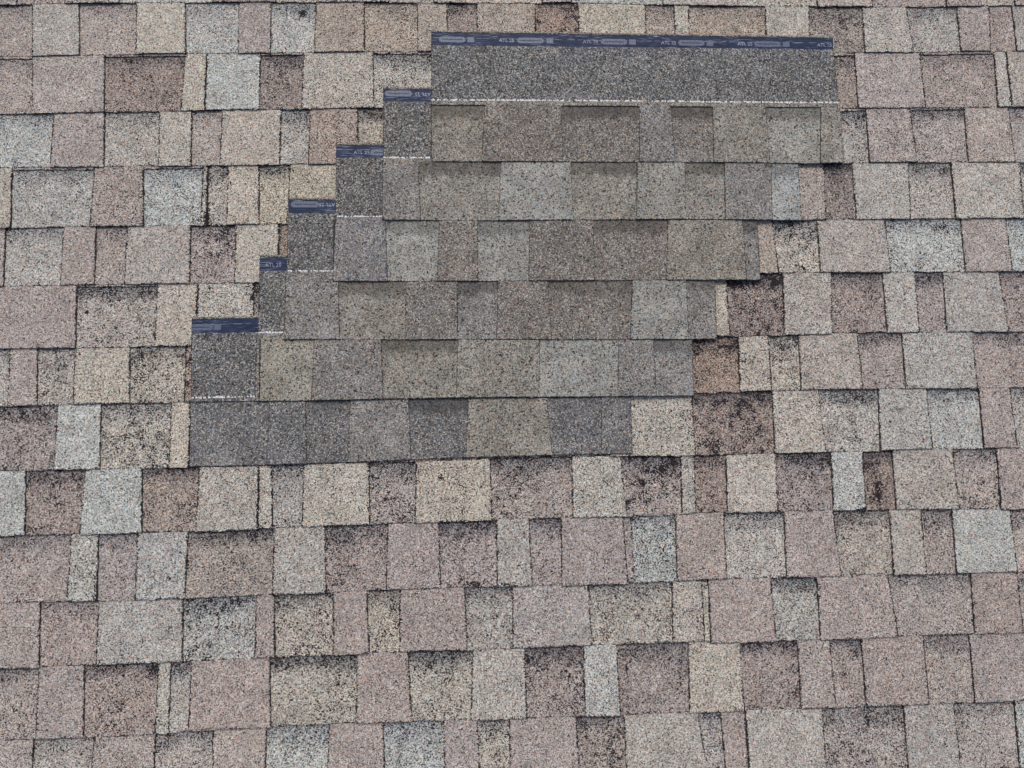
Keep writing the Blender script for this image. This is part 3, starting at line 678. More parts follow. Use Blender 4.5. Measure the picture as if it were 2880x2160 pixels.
  ('T', 'W', 0.0, 0.3, '', ((-0.7093, -0.3494), (-0.6819, -0.3493), (-0.6803, -0.4979), (-0.7109, -0.4982))),
  ('R', 'L', 2.6, 0.3, '', ((-0.6819, -0.3493), (-0.6386, -0.3491), (-0.6404, -0.4926), (-0.6803, -0.4979))),
  ('T', 'P', 0.0, 0.2, '', ((-0.6386, -0.3491), (-0.4691, -0.3474), (-0.464, -0.4927), (-0.6404, -0.4926))),
  ('R', 'W', 3.0, 0.6, '', ((-0.4691, -0.3474), (-0.2802, -0.3458), (-0.2821, -0.4912), (-0.464, -0.4927))),
  ('T', 'P', 0.0, 0.2, '', ((-0.2802, -0.3458), (-0.1679, -0.3453), (-0.1604, -0.4919), (-0.2821, -0.4912))),
  ('R', 'W', 3.0, 0.55, '', ((-0.1679, -0.3453), (-0.0266, -0.3463), (-0.0329, -0.4928), (-0.1604, -0.4919))),
  ('T', 'L', 0.0, 0.25, '', ((-0.0266, -0.3463), (0.0892, -0.3453), (0.0917, -0.4946), (-0.0329, -0.4928))),
  ('R', 'PB', 2.8, 0.73, '', ((0.0892, -0.3453), (0.2205, -0.3449), (0.2171, -0.4948), (0.0917, -0.4946))),
  ('T', 'G', 0.0, 0.25, '', ((0.2205, -0.3449), (0.2957, -0.3448), (0.2976, -0.4954), (0.2171, -0.4948))),
  ('R', 'B', 1.0, 0.68, '', ((0.2957, -0.3448), (0.3148, -0.3448), (0.312, -0.4955), (0.2976, -0.4954))),
  ('R', 'PB', 2.0, 0.58, 'j', ((0.3148, -0.3448), (0.4564, -0.3443), (0.4501, -0.4956), (0.312, -0.4955))),
  ('T', 'W', 0.0, 0.25, '', ((0.4564, -0.3443), (0.5744, -0.3489), (0.5743, -0.4957), (0.4501, -0.4956))),
  ('R', 'PB', 2.5, 0.63, '', ((0.5744, -0.3489), (0.7043, -0.3491), (0.7013, -0.497), (0.5743, -0.4957))),
  ('T', 'P', 0.0, 0.25, '', ((0.7043, -0.3491), (0.7791, -0.349), (0.7818, -0.4967), (0.7013, -0.497))),
  ('R', 'P', 2.4, 0.4, '', ((0.7791, -0.349), (0.8514, -0.3486), (0.8486, -0.4964), (0.7818, -0.4967))),
  ('T', 'P', 0.0, 0.25, '', ((0.8514, -0.3486), (0.9971, -0.3487), (0.994, -0.4973), (0.8486, -0.4964))),
  ('R', 'P', 2.0, 0.35, '', ((0.9971, -0.3487), (1.1026, -0.3495), (1.098, -0.4979), (0.994, -0.4973))),
  ('T', 'P', 0.0, 0.2, '', ((1.1026, -0.3495), (1.2643, -0.3509), (1.2614, -0.4961), (1.098, -0.4979))),
 ],
 13: [
  ('T', 'P', 0.0, 0.2, '', ((-1.1252, -0.4976), (-0.9642, -0.4987), (-0.9639, -0.6416), (-1.1334, -0.6405))),
  ('R', 'L', 1.0, 0.4, '', ((-0.9642, -0.4987), (-0.8388, -0.4985), (-0.8445, -0.6414), (-0.9639, -0.6416))),
  ('T', 'P', 0.0, 0.2, '', ((-0.8388, -0.4985), (-0.7099, -0.4982), (-0.7079, -0.6411), (-0.8445, -0.6414))),
  ('R', 'L', 2.0, 0.5, '', ((-0.7099, -0.4982), (-0.5882, -0.4926), (-0.5865, -0.6355), (-0.7079, -0.6411))),
  ('T', 'P', 0.0, 0.2, '', ((-0.5882, -0.4926), (-0.4727, -0.4927), (-0.475, -0.6356), (-0.5865, -0.6355))),
  ('R', 'G', 1.5, 0.5, '', ((-0.4727, -0.4927), (-0.3399, -0.4932), (-0.3447, -0.6361), (-0.475, -0.6356))),
  ('T', 'P', 0.0, 0.2, '', ((-0.3399, -0.4932), (-0.223, -0.4915), (-0.2174, -0.6345), (-0.3447, -0.6361))),
  ('R', 'G', 1.6, 0.5, '', ((-0.223, -0.4915), (-0.094, -0.4924), (-0.09, -0.6353), (-0.2174, -0.6345))),
  ('T', 'P', 0.0, 0.2, '', ((-0.094, -0.4924), (-0.0178, -0.493), (-0.0137, -0.6359), (-0.09, -0.6353))),
  ('R', 'W', 2.0, 0.6, '', ((-0.0178, -0.493), (0.0512, -0.494), (0.0489, -0.6369), (-0.0137, -0.6359))),
  ('T', 'P', 0.0, 0.15, '', ((0.0512, -0.494), (0.1988, -0.4948), (0.2038, -0.6377), (0.0489, -0.6369))),
  ('R', 'PB', 1.8, 0.93, '', ((0.1988, -0.4948), (0.3038, -0.4954), (0.304, -0.6383), (0.2038, -0.6377))),
  ('T', 'L', 0.0, 0.2, '', ((0.3038, -0.4954), (0.4705, -0.4956), (0.4861, -0.6385), (0.304, -0.6383))),
  ('R', 'L', 2.4, 0.45, '', ((0.4705, -0.4956), (0.52, -0.4957), (0.5229, -0.6386), (0.4861, -0.6385))),
  ('T', 'P', 0.0, 0.35, '', ((0.52, -0.4957), (0.5749, -0.4957), (0.5748, -0.6386), (0.5229, -0.6386))),
  ('T', 'L', 0.0, 0.2, 'j', ((0.5749, -0.4957), (0.7502, -0.4968), (0.7492, -0.6397), (0.5748, -0.6386))),
  ('R', 'PB', 1.5, 0.68, '', ((0.7502, -0.4968), (0.9349, -0.4969), (0.9312, -0.6398), (0.7492, -0.6397))),
  ('T', 'L', 0.0, 0.2, '', ((0.9349, -0.4969), (1.052, -0.4976), (1.0519, -0.6405), (0.9312, -0.6398))),
  ('R', 'P', 1.2, 0.3, '', ((1.052, -0.4976), (1.1901, -0.4964), (1.1854, -0.6394), (1.0519, -0.6405))),
  ('T', 'G', 0.0, 0.2, '', ((1.1901, -0.4964), (1.3181, -0.4961), (1.3178, -0.639), (1.1854, -0.6394))),
 ],
}
RND = random.Random(21)

def old_tab(sh, k, typ, code, band, wear, quad, flags=''):
    z = course_z(k)
    TL, TR, BR, BL = [list(c) for c in quad]
    drop = random.uniform(-.0012, .0012)
    BL[1] += drop; BR[1] += drop
    stain, amt = (0, 0, 1, 1), 0.0
    for su, sv, ru, rv2, ang, am in STAINS:
        if min(TL[0], BL[0]) <= su <= max(TR[0], BR[0]) and min(BL[1], BR[1]) <= sv <= max(TL[1], TR[1]) and am > amt:
            stain, amt = (su, sv, 1/ru, 1/rv2), am
    par = (wear, random.random(), 1.0 if typ == 'T' else 0.0, amt)
    if typ == 'T':
        lift = random.uniform(-.0004, .0006)
        if 'j' in flags:
            TL[0] += .0011; BL[0] += .0011
        sh.slab((TL, TR, BR, BL), lambda u, v: z(u, v) + TOOTH + lift, TOOTH + .0012, tone_of(code, band), par, extend_top=.014, stain=stain)
    else:
        for c in (TL, BL):
            c[0] -= .0025
        for c in (TR, BR):
            c[0] += .0025
        if 'j' in flags:
            TL[0] += .0045; BL[0] += .0045
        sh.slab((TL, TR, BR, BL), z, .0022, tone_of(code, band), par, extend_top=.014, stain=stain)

def lip(sh, k, code, quad, wear):
    """the uncut edge of the top layer showing above a cut-out"""
    z = course_z(k)
    TL, TR = quad[0], quad[1]
    h = random.uniform(.0045, .0065)
    q = ((TL[0]+.001, TL[1]), (TR[0]-.001, TR[1]), (TR[0]-.001, TR[1]-h), (TL[0]+.001, TL[1]-h))
    sh.slab(q, lambda u, v: z(u, v) + TOOTH - .0002, TOOTH, tone_of(code, 0), (wear, random.random(), 0, 0), extend_top=.012)

far = Sheets()
NAT = ['L', 'P', 'W', 'G', 'PB', 'P', 'L', 'W', 'B']
def random_run(k, ua, ub, lean=0.0):
    u, t = ua, RND.random() < .5
    while u < ub - .02:
        w = min(RND.uniform(.075, .23), ub - u)
        if ub - u - w < .05:
            w = ub - u
        e = RND.uniform(-.004, .004)
        q = ((u, line_v(k-1, u)), (u+w, line_v(k-1, u+w)), (u+w, line_v(k, u+w)), (u, line_v(k, u)))
        old_tab(far, k, 'T' if t else 'R', RND.choice(NAT), 0 if t else RND.uniform(1, 3), RND.uniform(.15, .5), q)
        u += w; t = not t

for k in range(-3, 19):
    course = None
    v_mid = V0 - (k - .5)*EXPO
    # backing: the continuous lower layer of the course
    sh = Sheets()
    z = course_z(k)
    us = [U0 + (U1 - U0)*i/24 for i in range(25)]
    for a, b in zip(us, us[1:]):
        sh.slab(((a, line_v(k-1, a)), (b, line_v(k-1, b)), (b, line_v(k, b)+.0012), (a, line_v(k, a)+.0012)),
                lambda u, v: z(u, v) - .0010, .0030, (*ASPHALT, 0.0), (0, 0, 0, 1), step=.05, jit=0, extend_top=.02)
    backing_me = sh.mesh('shingle_course', [M_ASPH, M_ASPH])
    course = link('shingle_course', backing_me, roof)
    cells = CELLS.get(k)
    if not cells:
        random_run(k, U0, U1)
        continue
    random_run(k, U0, cells[0][5][0][0])
    random_run(k, cells[-1][5][1][0], U1)
    for (typ, code, band, wear, flags, quad) in cells:
        s = Sheets()
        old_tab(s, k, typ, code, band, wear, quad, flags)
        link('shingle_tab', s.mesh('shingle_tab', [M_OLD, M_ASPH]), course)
        if 'c' in flags:
            s = Sheets()
            lip(s, k, 'P', quad, .35)
            link('cutout_lip', s.mesh('cutout_lip', [M_OLD, M_ASPH]), course)
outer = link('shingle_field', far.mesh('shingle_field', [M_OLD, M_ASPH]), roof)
outer['kind'] = 'stuff'

# ------------------------------------------------------------------ the new shingles laid over it, lowest first
NEW = {
  1: {'origin': (-0.6552, 0.0724), 'bot': [(0.0, 0.0), (0.1627, 0.0003), (0.3395, 0.0016), (0.619, 0.0062), (0.8598, 0.0077), (1.0055, 0.0061)], 'top': [(-0.005, 0.3388), (1.0005, 0.3449)], 'sb': [(-0.0043, 0.3054), (1.0012, 0.3115)], 'ch': [(-0.0008, 0.1558), (1.0046, 0.1618)], 'cut': [(-0.0019, 0.1466), (1.0071, 0.1381)], 'rim': [(-0.005, 0.3438), (1.0004, 0.3499)], 'chl': [(-0.0008, 0.1558), (1.0046, 0.1618)], 'tabs': [('R', 'ND', 0.0, ((-0.0019, 0.1466), (0.1759, 0.1445), (0.1716, 0.0003), (0.0, 0.0))), ('T', 'ND', 0.0, ((0.1759, 0.1445), (0.2578, 0.1431), (0.2616, 0.001), (0.1716, 0.0003))), ('R', 'ND', 0.3, ((0.2578, 0.1431), (0.3586, 0.1434), (0.3541, 0.0019), (0.2616, 0.001))), ('T', 'NM', 0.0, ((0.3586, 0.1434), (0.4924, 0.143), (0.4969, 0.0042), (0.3541, 0.0019))), ('R', 'ND', 1.0, ((0.4924, 0.143), (0.6292, 0.1424), (0.6208, 0.0063), (0.4969, 0.0042))), ('T', 'NT', 0.0, ((0.6292, 0.1424), (0.8112, 0.1404), (0.8199, 0.0074), (0.6208, 0.0063))), ('R', 'ND', 0.3, ((0.8112, 0.1404), (0.9385, 0.1389), (0.9332, 0.0069), (0.8199, 0.0074))), ('T', 'ND', 0.0, ((0.9385, 0.1389), (1.0071, 0.1381), (1.0055, 0.0061), (0.9332, 0.0069)))], 'print': [('C', 0.016, 0.42, False), ('S', 0.0587, 0.42, False)], 'lipcode': 'ND'},
  2: {'origin': (-0.5095, 0.2176), 'bot': [(0.0, 0.0), (0.194, -0.0022), (0.1939, -0.0008), (0.4581, -0.0012), (0.9824, -0.0078), (0.9823, -0.0078), (1.0099, -0.008)], 'top': [(0.0018, 0.3404), (1.0117, 0.3323)], 'sb': [(0.0014, 0.3068), (1.0113, 0.2988)], 'ch': [(0.0015, 0.1598), (1.0115, 0.1517)], 'cut': [(-0.001, 0.1474), (1.0136, 0.1256)], 'rim': [(0.0018, 0.3454), (1.0118, 0.3373)], 'chl': [(0.0015, 0.1598), (1.0115, 0.1517)], 'tabs': [('T', 'NM', 0.0, ((-0.001, 0.1474), (0.0068, 0.1473), (0.0087, -0.0001), (0.0, 0.0))), ('R', 'NY', 0.0, ((0.0068, 0.1473), (0.1299, 0.1423), (0.1255, -0.0014), (0.0087, -0.0001))), ('T', 'NM', 0.0, ((0.1299, 0.1423), (0.2852, 0.137), (0.2893, -0.0009), (0.1255, -0.0014))), ('R', 'NT', 1.0, ((0.2852, 0.137), (0.4621, 0.134), (0.4549, -0.0012), (0.2893, -0.0009))), ('T', 'NT', 0.0, ((0.4621, 0.134), (0.6528, 0.1307), (0.6477, -0.0036), (0.4549, -0.0012))), ('R', 'NL', 0.0, ((0.6528, 0.1307), (0.8385, 0.1275), (0.8297, -0.0059), (0.6477, -0.0036))), ('T', 'NM', 0.0, ((0.8385, 0.1275), (0.9211, 0.1261), (0.9208, -0.0071), (0.8297, -0.0059))), ('R', 'NM', 0.8, ((0.9211, 0.1261), (1.0136, 0.1256), (1.0099, -0.008), (0.9208, -0.0071)))], 'print': [('T', 0.0319, 0.42, False)], 'lipcode': 'NM'},
  3: {'origin': (-0.4465, 0.3595), 'bot': [(0.0, 0.0), (0.1302, -0.0026), (0.1301, -0.0026), (0.4868, -0.0084), (0.9269, -0.016), (0.9268, -0.0156), (1.0085, -0.0159)], 'top': [(0.0028, 0.3383), (1.0112, 0.3223)], 'sb': [(0.0033, 0.3043), (1.0117, 0.2884)], 'ch': [(0.0007, 0.164), (1.0092, 0.1481)], 'cut': [(-0.0006, 0.1357), (1.0144, 0.1259)], 'rim': [(0.0028, 0.3433), (1.0113, 0.3273)], 'chl': [(0.0007, 0.164), (1.0092, 0.1481)], 'tabs': [('T', 'NM', 0.0, ((-0.0006, 0.1357), (0.1227, 0.134), (0.1266, -0.0025), (0.0, 0.0))), ('R', 'NT', 1.0, ((0.1227, 0.134), (0.2797, 0.1327), (0.276, -0.005), (0.1266, -0.0025))), ('T', 'NB', 0.0, ((0.2797, 0.1327), (0.4009, 0.1317), (0.3985, -0.007), (0.276, -0.005))), ('R', 'NM', 1.0, ((0.4009, 0.1317), (0.4958, 0.131), (0.4882, -0.0084), (0.3985, -0.007))), ('T', 'NB', 0.0, ((0.4958, 0.131), (0.6134, 0.1299), (0.6188, -0.0107), (0.4882, -0.0084))), ('R', 'NB', 0.7, ((0.6134, 0.1299), (0.8147, 0.1281), (0.8014, -0.0138), (0.6188, -0.0107))), ('T', 'NL', 0.0, ((0.8147, 0.1281), (0.9441, 0.1275), (0.9422, -0.0157), (0.8014, -0.0138))), ('R', 'NM', 0.6, ((0.9441, 0.1275), (1.0144, 0.1259), (1.0085, -0.0159), (0.9422, -0.0157)))], 'print': [('P', 0.0385, 0.66, True), ('T', 0.0902, 0.66, True)], 'lipcode': 'NM'},
  4: {'origin': (-0.3374, 0.496), 'bot': [(0.0, 0.0), (0.0203, -0.001), (0.3808, -0.005), (0.8259, -0.0086), (0.826, -0.0075), (1.014, -0.0113)], 'top': [(0.0053, 0.3382), (1.0193, 0.3269)], 'sb': [(0.0048, 0.3062), (1.0187, 0.2949)], 'ch': [(0.0054, 0.159), (1.0193, 0.1478)], 'cut': [(0.0048, 0.1468), (1.0182, 0.1366)], 'rim': [(0.0054, 0.3432), (1.0193, 0.3319)], 'chl': [(0.0054, 0.159), (1.0193, 0.1478)], 'tabs': [('T', 'NP', 0.0, ((0.0048, 0.1468), (0.1227, 0.1455), (0.1282, -0.0022), (0.0, 0.0))), ('R', 'NL', 0.7, ((0.1227, 0.1455), (0.2494, 0.1445), (0.2435, -0.0035), (0.1282, -0.0022))), ('T', 'NB', 0.0, ((0.2494, 0.1445), (0.3419, 0.1438), (0.3394, -0.0045), (0.2435, -0.0035))), ('R', 'NL', 0.8, ((0.3419, 0.1438), (0.4654, 0.1429), (0.4581, -0.0056), (0.3394, -0.0045))), ('T', 'NB', 0.0, ((0.4654, 0.1429), (0.6183, 0.1418), (0.6155, -0.0069), (0.4581, -0.0056))), ('R', 'NB', 0.8, ((0.6183, 0.1418), (0.7981, 0.1404), (0.787, -0.0083), (0.6155, -0.0069))), ('T', 'NT', 0.0, ((0.7981, 0.1404), (0.9807, 0.1373), (0.9807, -0.0106), (0.787, -0.0083))), ('R', 'NM', 1.0, ((0.9807, 0.1373), (1.0182, 0.1366), (1.014, -0.0113), (0.9807, -0.0106)))], 'print': [('T', 0.0614, 0.4, False), ('P', 0.1148, 0.4, False)], 'lipcode': 'NP'},
  5: {'origin': (-0.2219, 0.6437), 'bot': [(0.0, 0.0), (0.2686, -0.0044), (0.4532, -0.0045), (0.7189, -0.0054), (0.7189, -0.0054), (0.8693, -0.0089), (1.0102, -0.0112)], 'top': [(0.0023, 0.3334), (1.0125, 0.3221)], 'sb': [(0.0023, 0.301), (1.0125, 0.2898)], 'ch': [(0.0016, 0.1573), (1.0118, 0.1461)], 'cut': [(0.0009, 0.1436), (1.0153, 0.132)], 'rim': [(0.0024, 0.3384), (1.0126, 0.3271)], 'chl': [(0.0016, 0.1573), (1.0118, 0.1461)], 'tabs': [('T', 'NM', 0.0, ((0.0005, 0.1436), (0.0868, 0.1429), (0.091, -0.0015), (0.0, 0.0))), ('R', 'NT', 1.0, ((0.0868, 0.1429), (0.2842, 0.1414), (0.2752, -0.0044), (0.091, -0.0015))), ('T', 'NL', 0.0, ((0.2842, 0.1414), (0.454, 0.1402), (0.4562, -0.0045), (0.2752, -0.0044))), ('R', 'NT', 1.0, ((0.454, 0.1402), (0.6154, 0.1389), (0.607, -0.005), (0.4562, -0.0045))), ('T', 'NL', 0.0, ((0.6154, 0.1389), (0.7336, 0.138), (0.7264, -0.0056), (0.607, -0.005))), ('R', 'NT', 1.0, ((0.7336, 0.138), (0.8299, 0.1359), (0.8229, -0.0078), (0.7264, -0.0056))), ('T', 'NM', 0.0, ((0.8299, 0.1359), (0.9462, 0.1334), (0.9381, -0.01), (0.8229, -0.0078))), ('R', 'NX', 0.8, ((0.9462, 0.1334), (1.0149, 0.132), (1.0102, -0.0112), (0.9381, -0.01)))], 'print': [('P', 0.0368, 0.64, True), ('T', 0.0958, 0.62, True)], 'lipcode': 'NT'},
  6: {'origin': (-0.1041, 0.789), 'bot': [(0.0, 0.0), (0.3408, -0.0037), (0.6093, -0.0065), (0.6093, -0.0061), (0.7233, -0.0081), (0.9492, -0.0126), (1.0092, -0.0107)], 'top': [(0.0026, 0.3376), (1.0124, 0.3214)], 'sb': [(0.0022, 0.3023), (1.0094, 0.2904)], 'ch': [(0.0007, 0.1579), (1.0109, 0.1467)], 'cut': [(0.0006, 0.145), (1.0136, 0.1335)], 'rim': [(0.0026, 0.3426), (1.0125, 0.3264)], 'chl': [(0.0007, 0.1579), (0.2522, 0.1558), (0.6192, 0.1515), (0.6191, 0.1507), (1.0109, 0.1467)], 'tabs': [('R', 'NT', 1.0, ((0.0009, 0.145), (0.1303, 0.1442), (0.12, -0.0013), (0.0, 0.0))), ('T', 'NB', 0.0, ((0.1303, 0.1442), (0.3169, 0.1429), (0.3172, -0.0034), (0.12, -0.0013))), ('R', 'NB', 1.0, ((0.3169, 0.1429), (0.5104, 0.14), (0.503, -0.0054), (0.3172, -0.0034))), ('T', 'NM', 0.0, ((0.5104, 0.14), (0.5889, 0.1389), (0.5915, -0.0063), (0.503, -0.0054))), ('R', 'NB', 1.0, ((0.5889, 0.1389), (0.6923, 0.1376), (0.686, -0.0075), (0.5915, -0.0063))), ('T', 'NT', 0.0, ((0.6923, 0.1376), (0.8256, 0.1361), (0.8253, -0.0102), (0.686, -0.0075))), ('R', 'NL', 1.0, ((0.8256, 0.1361), (0.9641, 0.1345), (0.9492, -0.0126), (0.8253, -0.0102))), ('T', 'NT', 0.0, ((0.9641, 0.1345), (1.0128, 0.1335), (1.0092, -0.0107), (0.9492, -0.0126)))], 'print': [('P', 0.0518, 0.46, False), ('P', 0.2449, 0.46, False), ('P', 0.453, 0.46, False), ('P', 0.6476, 0.46, False), ('P', 0.8403, 0.46, False), ('S', 0.0973, 0.46, False), ('S', 0.2934, 0.46, False), ('S', 0.4993, 0.46, False), ('S', 0.6943, 0.46, False), ('S', 0.8882, 0.46, False), ('T', 0.1859, 0.44, False), ('T', 0.3944, 0.44, False), ('T', 0.5904, 0.44, False), ('T', 0.7834, 0.44, False), ('T', 0.9862, 0.44, False)], 'lipcode': 'NT'},
}
LEN = .337
UNDER = {1: .0068, 2: .0128, 3: .0128, 4: .0128, 5: .0128, 6: .0128}
T_UP = .0108                                   # the thin upper half lies flat on the old tabs
LAB = {
    6: 'topmost new grey shingle, its whole dark upper half and long blue strip uncovered',
    5: 'second new grey shingle from the top, blue strip stub with upside-down lettering',
    4: 'third new grey shingle from the top, blue strip stub with upright lettering',
    3: 'fourth new grey shingle from the top, blue strip stub with pale pill emblem',
    2: 'second new grey shingle from the bottom, narrowest blue strip stub',
    1: 'lowest new grey shingle, lying directly on the old tabs, dark charcoal tabs'}

def text_mesh(s, size, name):
    cu = bpy.data.curves.new(name, 'FONT')
    cu.body = s
    cu.size = size
    cu.extrude = .00015
    cu.offset = .00018
    cu.align_x = 'CENTER'; cu.align_y = 'CENTER'
    o = bpy.data.objects.new(name, cu)
    scene.collection.objects.link(o)
    dg = bpy.context.evaluated_depsgraph_get()
    me = bpy.data.meshes.new_from_object(o.evaluated_get(dg))
    bpy.data.objects.remove(o)
    me.name = name
    me.materials.clear()
    me.materials.append(M_LETTER)
    return me

def pill_mesh(w, h, round_ends=True, lines=True):
    """rounded emblem with small dark rows of print left open in it"""
    V, F = [], []
    def prism(pts):
        b = len(V); n = len(pts)
        V.extend([(x, y, 0) for x, y in pts]); V.extend([(x, y, .0003) for x, y in pts])
        F.append(tuple(range(b+n, b+2*n)))
        for i in range(n):
            j = (i+1) % n
            F.append((b+i, b+j, b+n+j, b+n+i))
    r = h/2
    xs = w/2 - r if round_ends else w/2
    def half(sx, n=9):
        return [(sx*(xs + r*math.cos(a)), r*math.sin(a)) for a in [(-90 + 180*i/(n-1))*math.pi/180 for i in range(n)]]
    if not round_ends:
        prism([(-w/2, -h/2), (w/2, -h/2), (w/2, h/2), (-w/2, h/2)])
        return V, F
    rows = [(-.5, -.16), (-.04, .04), (.16, .5)] if lines else [(-.5, .5)]
    # ends
    R = half(1); prism(R)
    L = [(-x, y) for x, y in reversed(R)]; prism(L)
    rr = random.Random(5)
    # bars of pale film between which the dark rows of fine print show
    for a, b in ((-.5, -.10), (.10, .5)):
        prism([(-xs, a*h), (xs, a*h), (xs, b*h), (-xs, b*h)])
    x = -xs
    while x < xs:                                   # between: broken letters-sized gaps
        w2 = rr.uniform(.0008, .0022)
        prism([(x, -.05*h), (min(xs, x+w2), -.05*h), (min(xs, x+w2), .05*h), (x, .05*h)])
        x += w2 + rr.uniform(.0006, .0012)
    return V, F

TEXT_ME = text_mesh('ATL 25', .0125, 'lettering')
pv, pf = pill_mesh(.066, .0150)
PILL_ME = bpy.data.meshes.new('emblem'); PILL_ME.from_pydata(pv, [], pf); PILL_ME.materials.append(M_PRINT)
pv2 = [(max(x, -.0165), y, z) for x, y, z in pv]
CUT_ME = bpy.data.meshes.new('emblem_cut'); CUT_ME.from_pydata(pv2, [], pf); CUT_ME.materials.append(M_PRINT)
pv, pf = pill_mesh(.0165, .0140, False)
SQUARE_ME = bpy.data.meshes.new('print_square'); SQUARE_ME.from_pydata(pv, [], pf); SQUARE_ME.materials.append(M_PRINT)

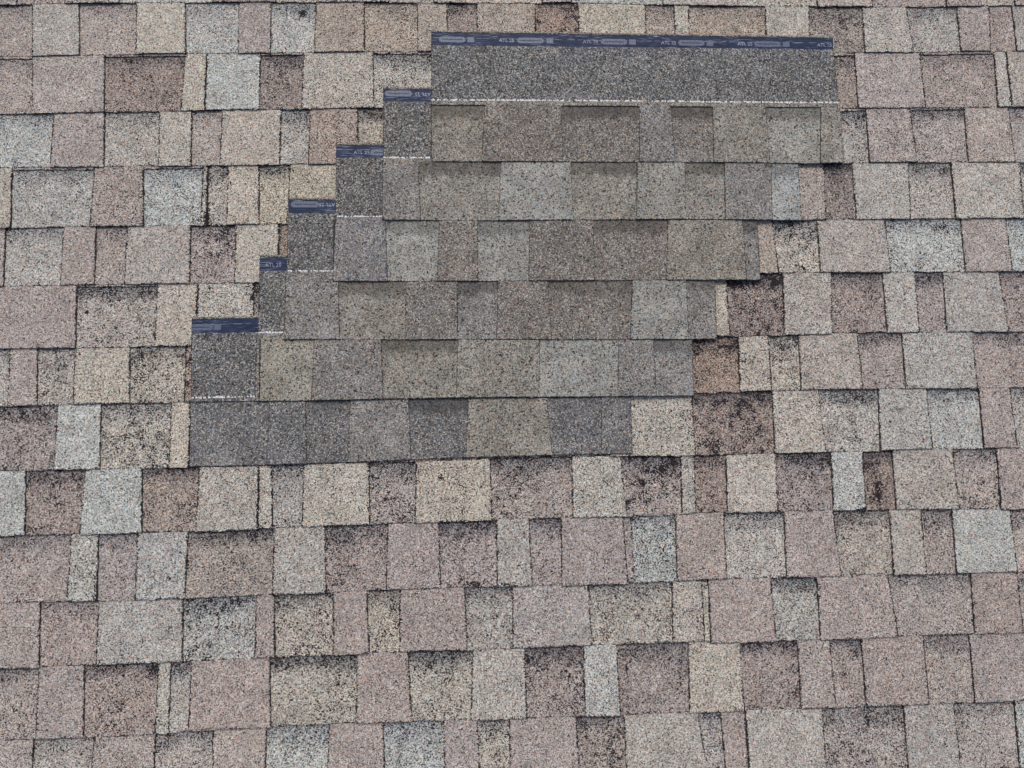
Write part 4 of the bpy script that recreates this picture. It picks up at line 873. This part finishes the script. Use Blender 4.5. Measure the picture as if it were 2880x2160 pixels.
for n in range(1, 7):
    d = NEW[n]
    ou, ov = d['origin']
    root = bpy.data.objects.new('loose_shingle', None)
    scene.collection.objects.link(root)
    root.empty_display_size = .05
    root.location = ROOF @ Vector((ou, ov, 0))
    root.rotation_euler = (PITCH, 0, 0)
    root['label'] = LAB[n]
    root['category'] = 'shingle'
    root['group'] = 'new shingles laid in a staggered stack on the old roof'
    top = UNDER[n] + .0037
    bot_line = d['bot']                     # (u, v) polyline of the lower edge, local
    def bv(u):
        if u <= bot_line[0][0]:
            return bot_line[0][1]
        for (a, va), (b, vb) in zip(bot_line, bot_line[1:]):
            if u <= b:
                return va + (vb - va)*(u - a)/(b - a)
        return bot_line[-1][1]
    knee = .0141 if n > 1 else .0110                # height of the tabs where they meet the thin upper half
    def ztab(u, v):
        return top + (knee - top)*(v - bv(u))/.145
    def zt(u, v):                                   # upper half: lies flat, bends down under the next shingle
        t = max(0.0, v - bv(u) - .145)/(LEN - .145)
        start = knee if n == 6 else min(knee, .0116)
        return start + (T_UP - start)*t
    zr = lambda u, v: ztab(u, v) - .0022
    # backing layer
    (tlu, tlv), (tru, trv) = d['top']
    blu, bru = bot_line[0][0], bot_line[-1][0]
    sh = Sheets()
    N = 10
    for i in range(N):
        a, b = blu + (bru - blu)*i/N, blu + (bru - blu)*(i+1)/N
        sh.slab(((a, bv(a)+.15), (b, bv(b)+.15), (b, bv(b)+.0008), (a, bv(a)+.0008)),
                lambda u, v: zr(u, v) - .0006, .0013, (*ASPHALT, 0), (0, 0, 0, 1), step=.05, jit=0)
    link('backing', sh.mesh('backing', [M_ASPH, M_ASPH]), root)
    # headlap from the cut-outs up to the strip, and a rim of granules above the strip
    sb, cut = d['sb'], d['cut']
    sh = Sheets()
    tone = tone_of('HEAD', 0)
    cv0, cv1 = cut[0], cut[-1]
    sh.slab((sb[0], sb[1], d['ch'][1], d['ch'][0]), zt, .0018, tone, (0, random.random(), 0, 1), step=.03, jit=.0003)
    link('headlap', sh.mesh('headlap', [M_HEAD, M_ASPH]), root)
    sh = Sheets()
    # band of top layer between chalk line and cut-outs, as pieces over each cut-out
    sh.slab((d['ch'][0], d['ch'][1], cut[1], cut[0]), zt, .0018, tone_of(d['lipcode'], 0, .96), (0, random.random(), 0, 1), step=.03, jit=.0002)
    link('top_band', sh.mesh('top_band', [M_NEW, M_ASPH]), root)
    sh = Sheets()
    sh.slab((d['rim'][0], d['rim'][1], d['top'][1], d['top'][0]), zt, .0018, tone_of('NT', 0), (0, random.random(), 0, 1), step=.01, jit=.0006)
    link('granule_rim', sh.mesh('granule_rim', [M_NEW, M_ASPH]), root)
    # tabs
    for (typ, code, band, quad) in d['tabs']:
        sh = Sheets()
        TL, TR, BR, BL = [list(c) for c in quad]
        if typ == 'T':
            sh.slab((TL, TR, BR, BL), ztab, .0030, tone_of(code, 0), (0, random.random(), 0, 1), step=.015, jit=.0003, extend_top=.0005)
        else:
            for c in (TL, BL):
                if c[0] > blu + .03: c[0] -= .002
            for c in (TR, BR):
                if c[0] < bru - .03: c[0] += .002
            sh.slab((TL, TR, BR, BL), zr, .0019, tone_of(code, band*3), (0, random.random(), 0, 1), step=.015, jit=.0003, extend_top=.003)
        link('shingle_tab', sh.mesh('shingle_tab', [M_NEW, M_ASPH]), root)
    # sealant strip with its print
    q = [Vector(c) for c in (d['top'][0], d['top'][1], sb[1], sb[0])]
    V = [(p.x, p.y, zt(p.x, p.y) - .0002) for p in q] + [(p.x, p.y, zt(p.x, p.y) - .0018) for p in q]
    me = bpy.data.meshes.new('tar_strip')
    me.from_pydata(V, [], [(3, 2, 1, 0), (0, 1, 5, 4), (1, 2, 6, 5), (2, 3, 7, 6), (3, 0, 4, 7)])
    me.materials.append(M_FILM)
    uvl = me.uv_layers.new(name='film')
    W_, H_ = (q[1]-q[0]).length, (q[3]-q[0]).length
    uvs = [(0, H_), (W_, H_), (W_, 0), (0, 0)]*2
    for lp in me.loops:
        uvl.data[lp.index].uv = (uvs[lp.vertex_index][0] + n*1.7, uvs[lp.vertex_index][1])
    at = me.attributes.new('param', 'FLOAT', 'POINT')
    strip = link('tar_strip', me, root)
    ex = (q[1] - q[0]).normalized()
    ey = Vector((-ex.y, ex.x))
    ang = math.atan2(ex.y, ex.x)
    for kind, s, t, flip in d['print']:
        p = q[3] + ex*s + ey*(H_*t)
        me = {'T': TEXT_ME, 'P': PILL_ME, 'S': SQUARE_ME, 'C': CUT_ME}[kind]
        o = link({'T': 'lettering', 'P': 'emblem', 'C': 'emblem', 'S': 'print_square'}[kind], me, strip)
        slope = math.atan2(zt(p.x, p.y + .01) - zt(p.x, p.y), .01)
        o.location = (p.x, p.y, zt(p.x, p.y) + .0000)
        o.rotation_euler = (slope, 0, ang + (math.pi if flip else 0))
        if flip:
            o.rotation_euler = (-slope, 0, ang + math.pi)
    # chalk line: broken dashes of dust
    V, F = [], []
    chl = d['chl']
    for (a, va), (b, vb) in zip(chl, chl[1:]):
        L = b - a
        m = max(1, int(L/.0035))
        for i in range(m):
            if random.random() < .2:
                continue
            u = a + L*i/m
            v = va + (vb - va)*i/m + random.gauss(0, .0004)
            w, h = random.uniform(.0024, .0056), random.uniform(.0012, .0042)
            k = len(V)
            zz = zt(u, v) + .0003
            for du, dv in ((0, -h), (w, -h*random.uniform(.5, 1)), (w, h*random.uniform(.4, 1)), (w*.4, h*1.2), (0, h*random.uniform(.4, 1))):
                V.append((u+du, v+dv*.62, zz + random.uniform(0, .0001)))
            F.append(tuple(range(k, k+5)))
    me = bpy.data.meshes.new('chalk_line')
    me.from_pydata(V, [], F)
    me.materials.append(M_CHALK)
    link('chalk_line', me, root)

# ------------------------------------------------------------------ render settings
scene.render.engine = 'CYCLES'
scene.cycles.max_bounces = 4
scene.cycles.diffuse_bounces = 2
scene.render.resolution_x, scene.render.resolution_y = 1024, 768
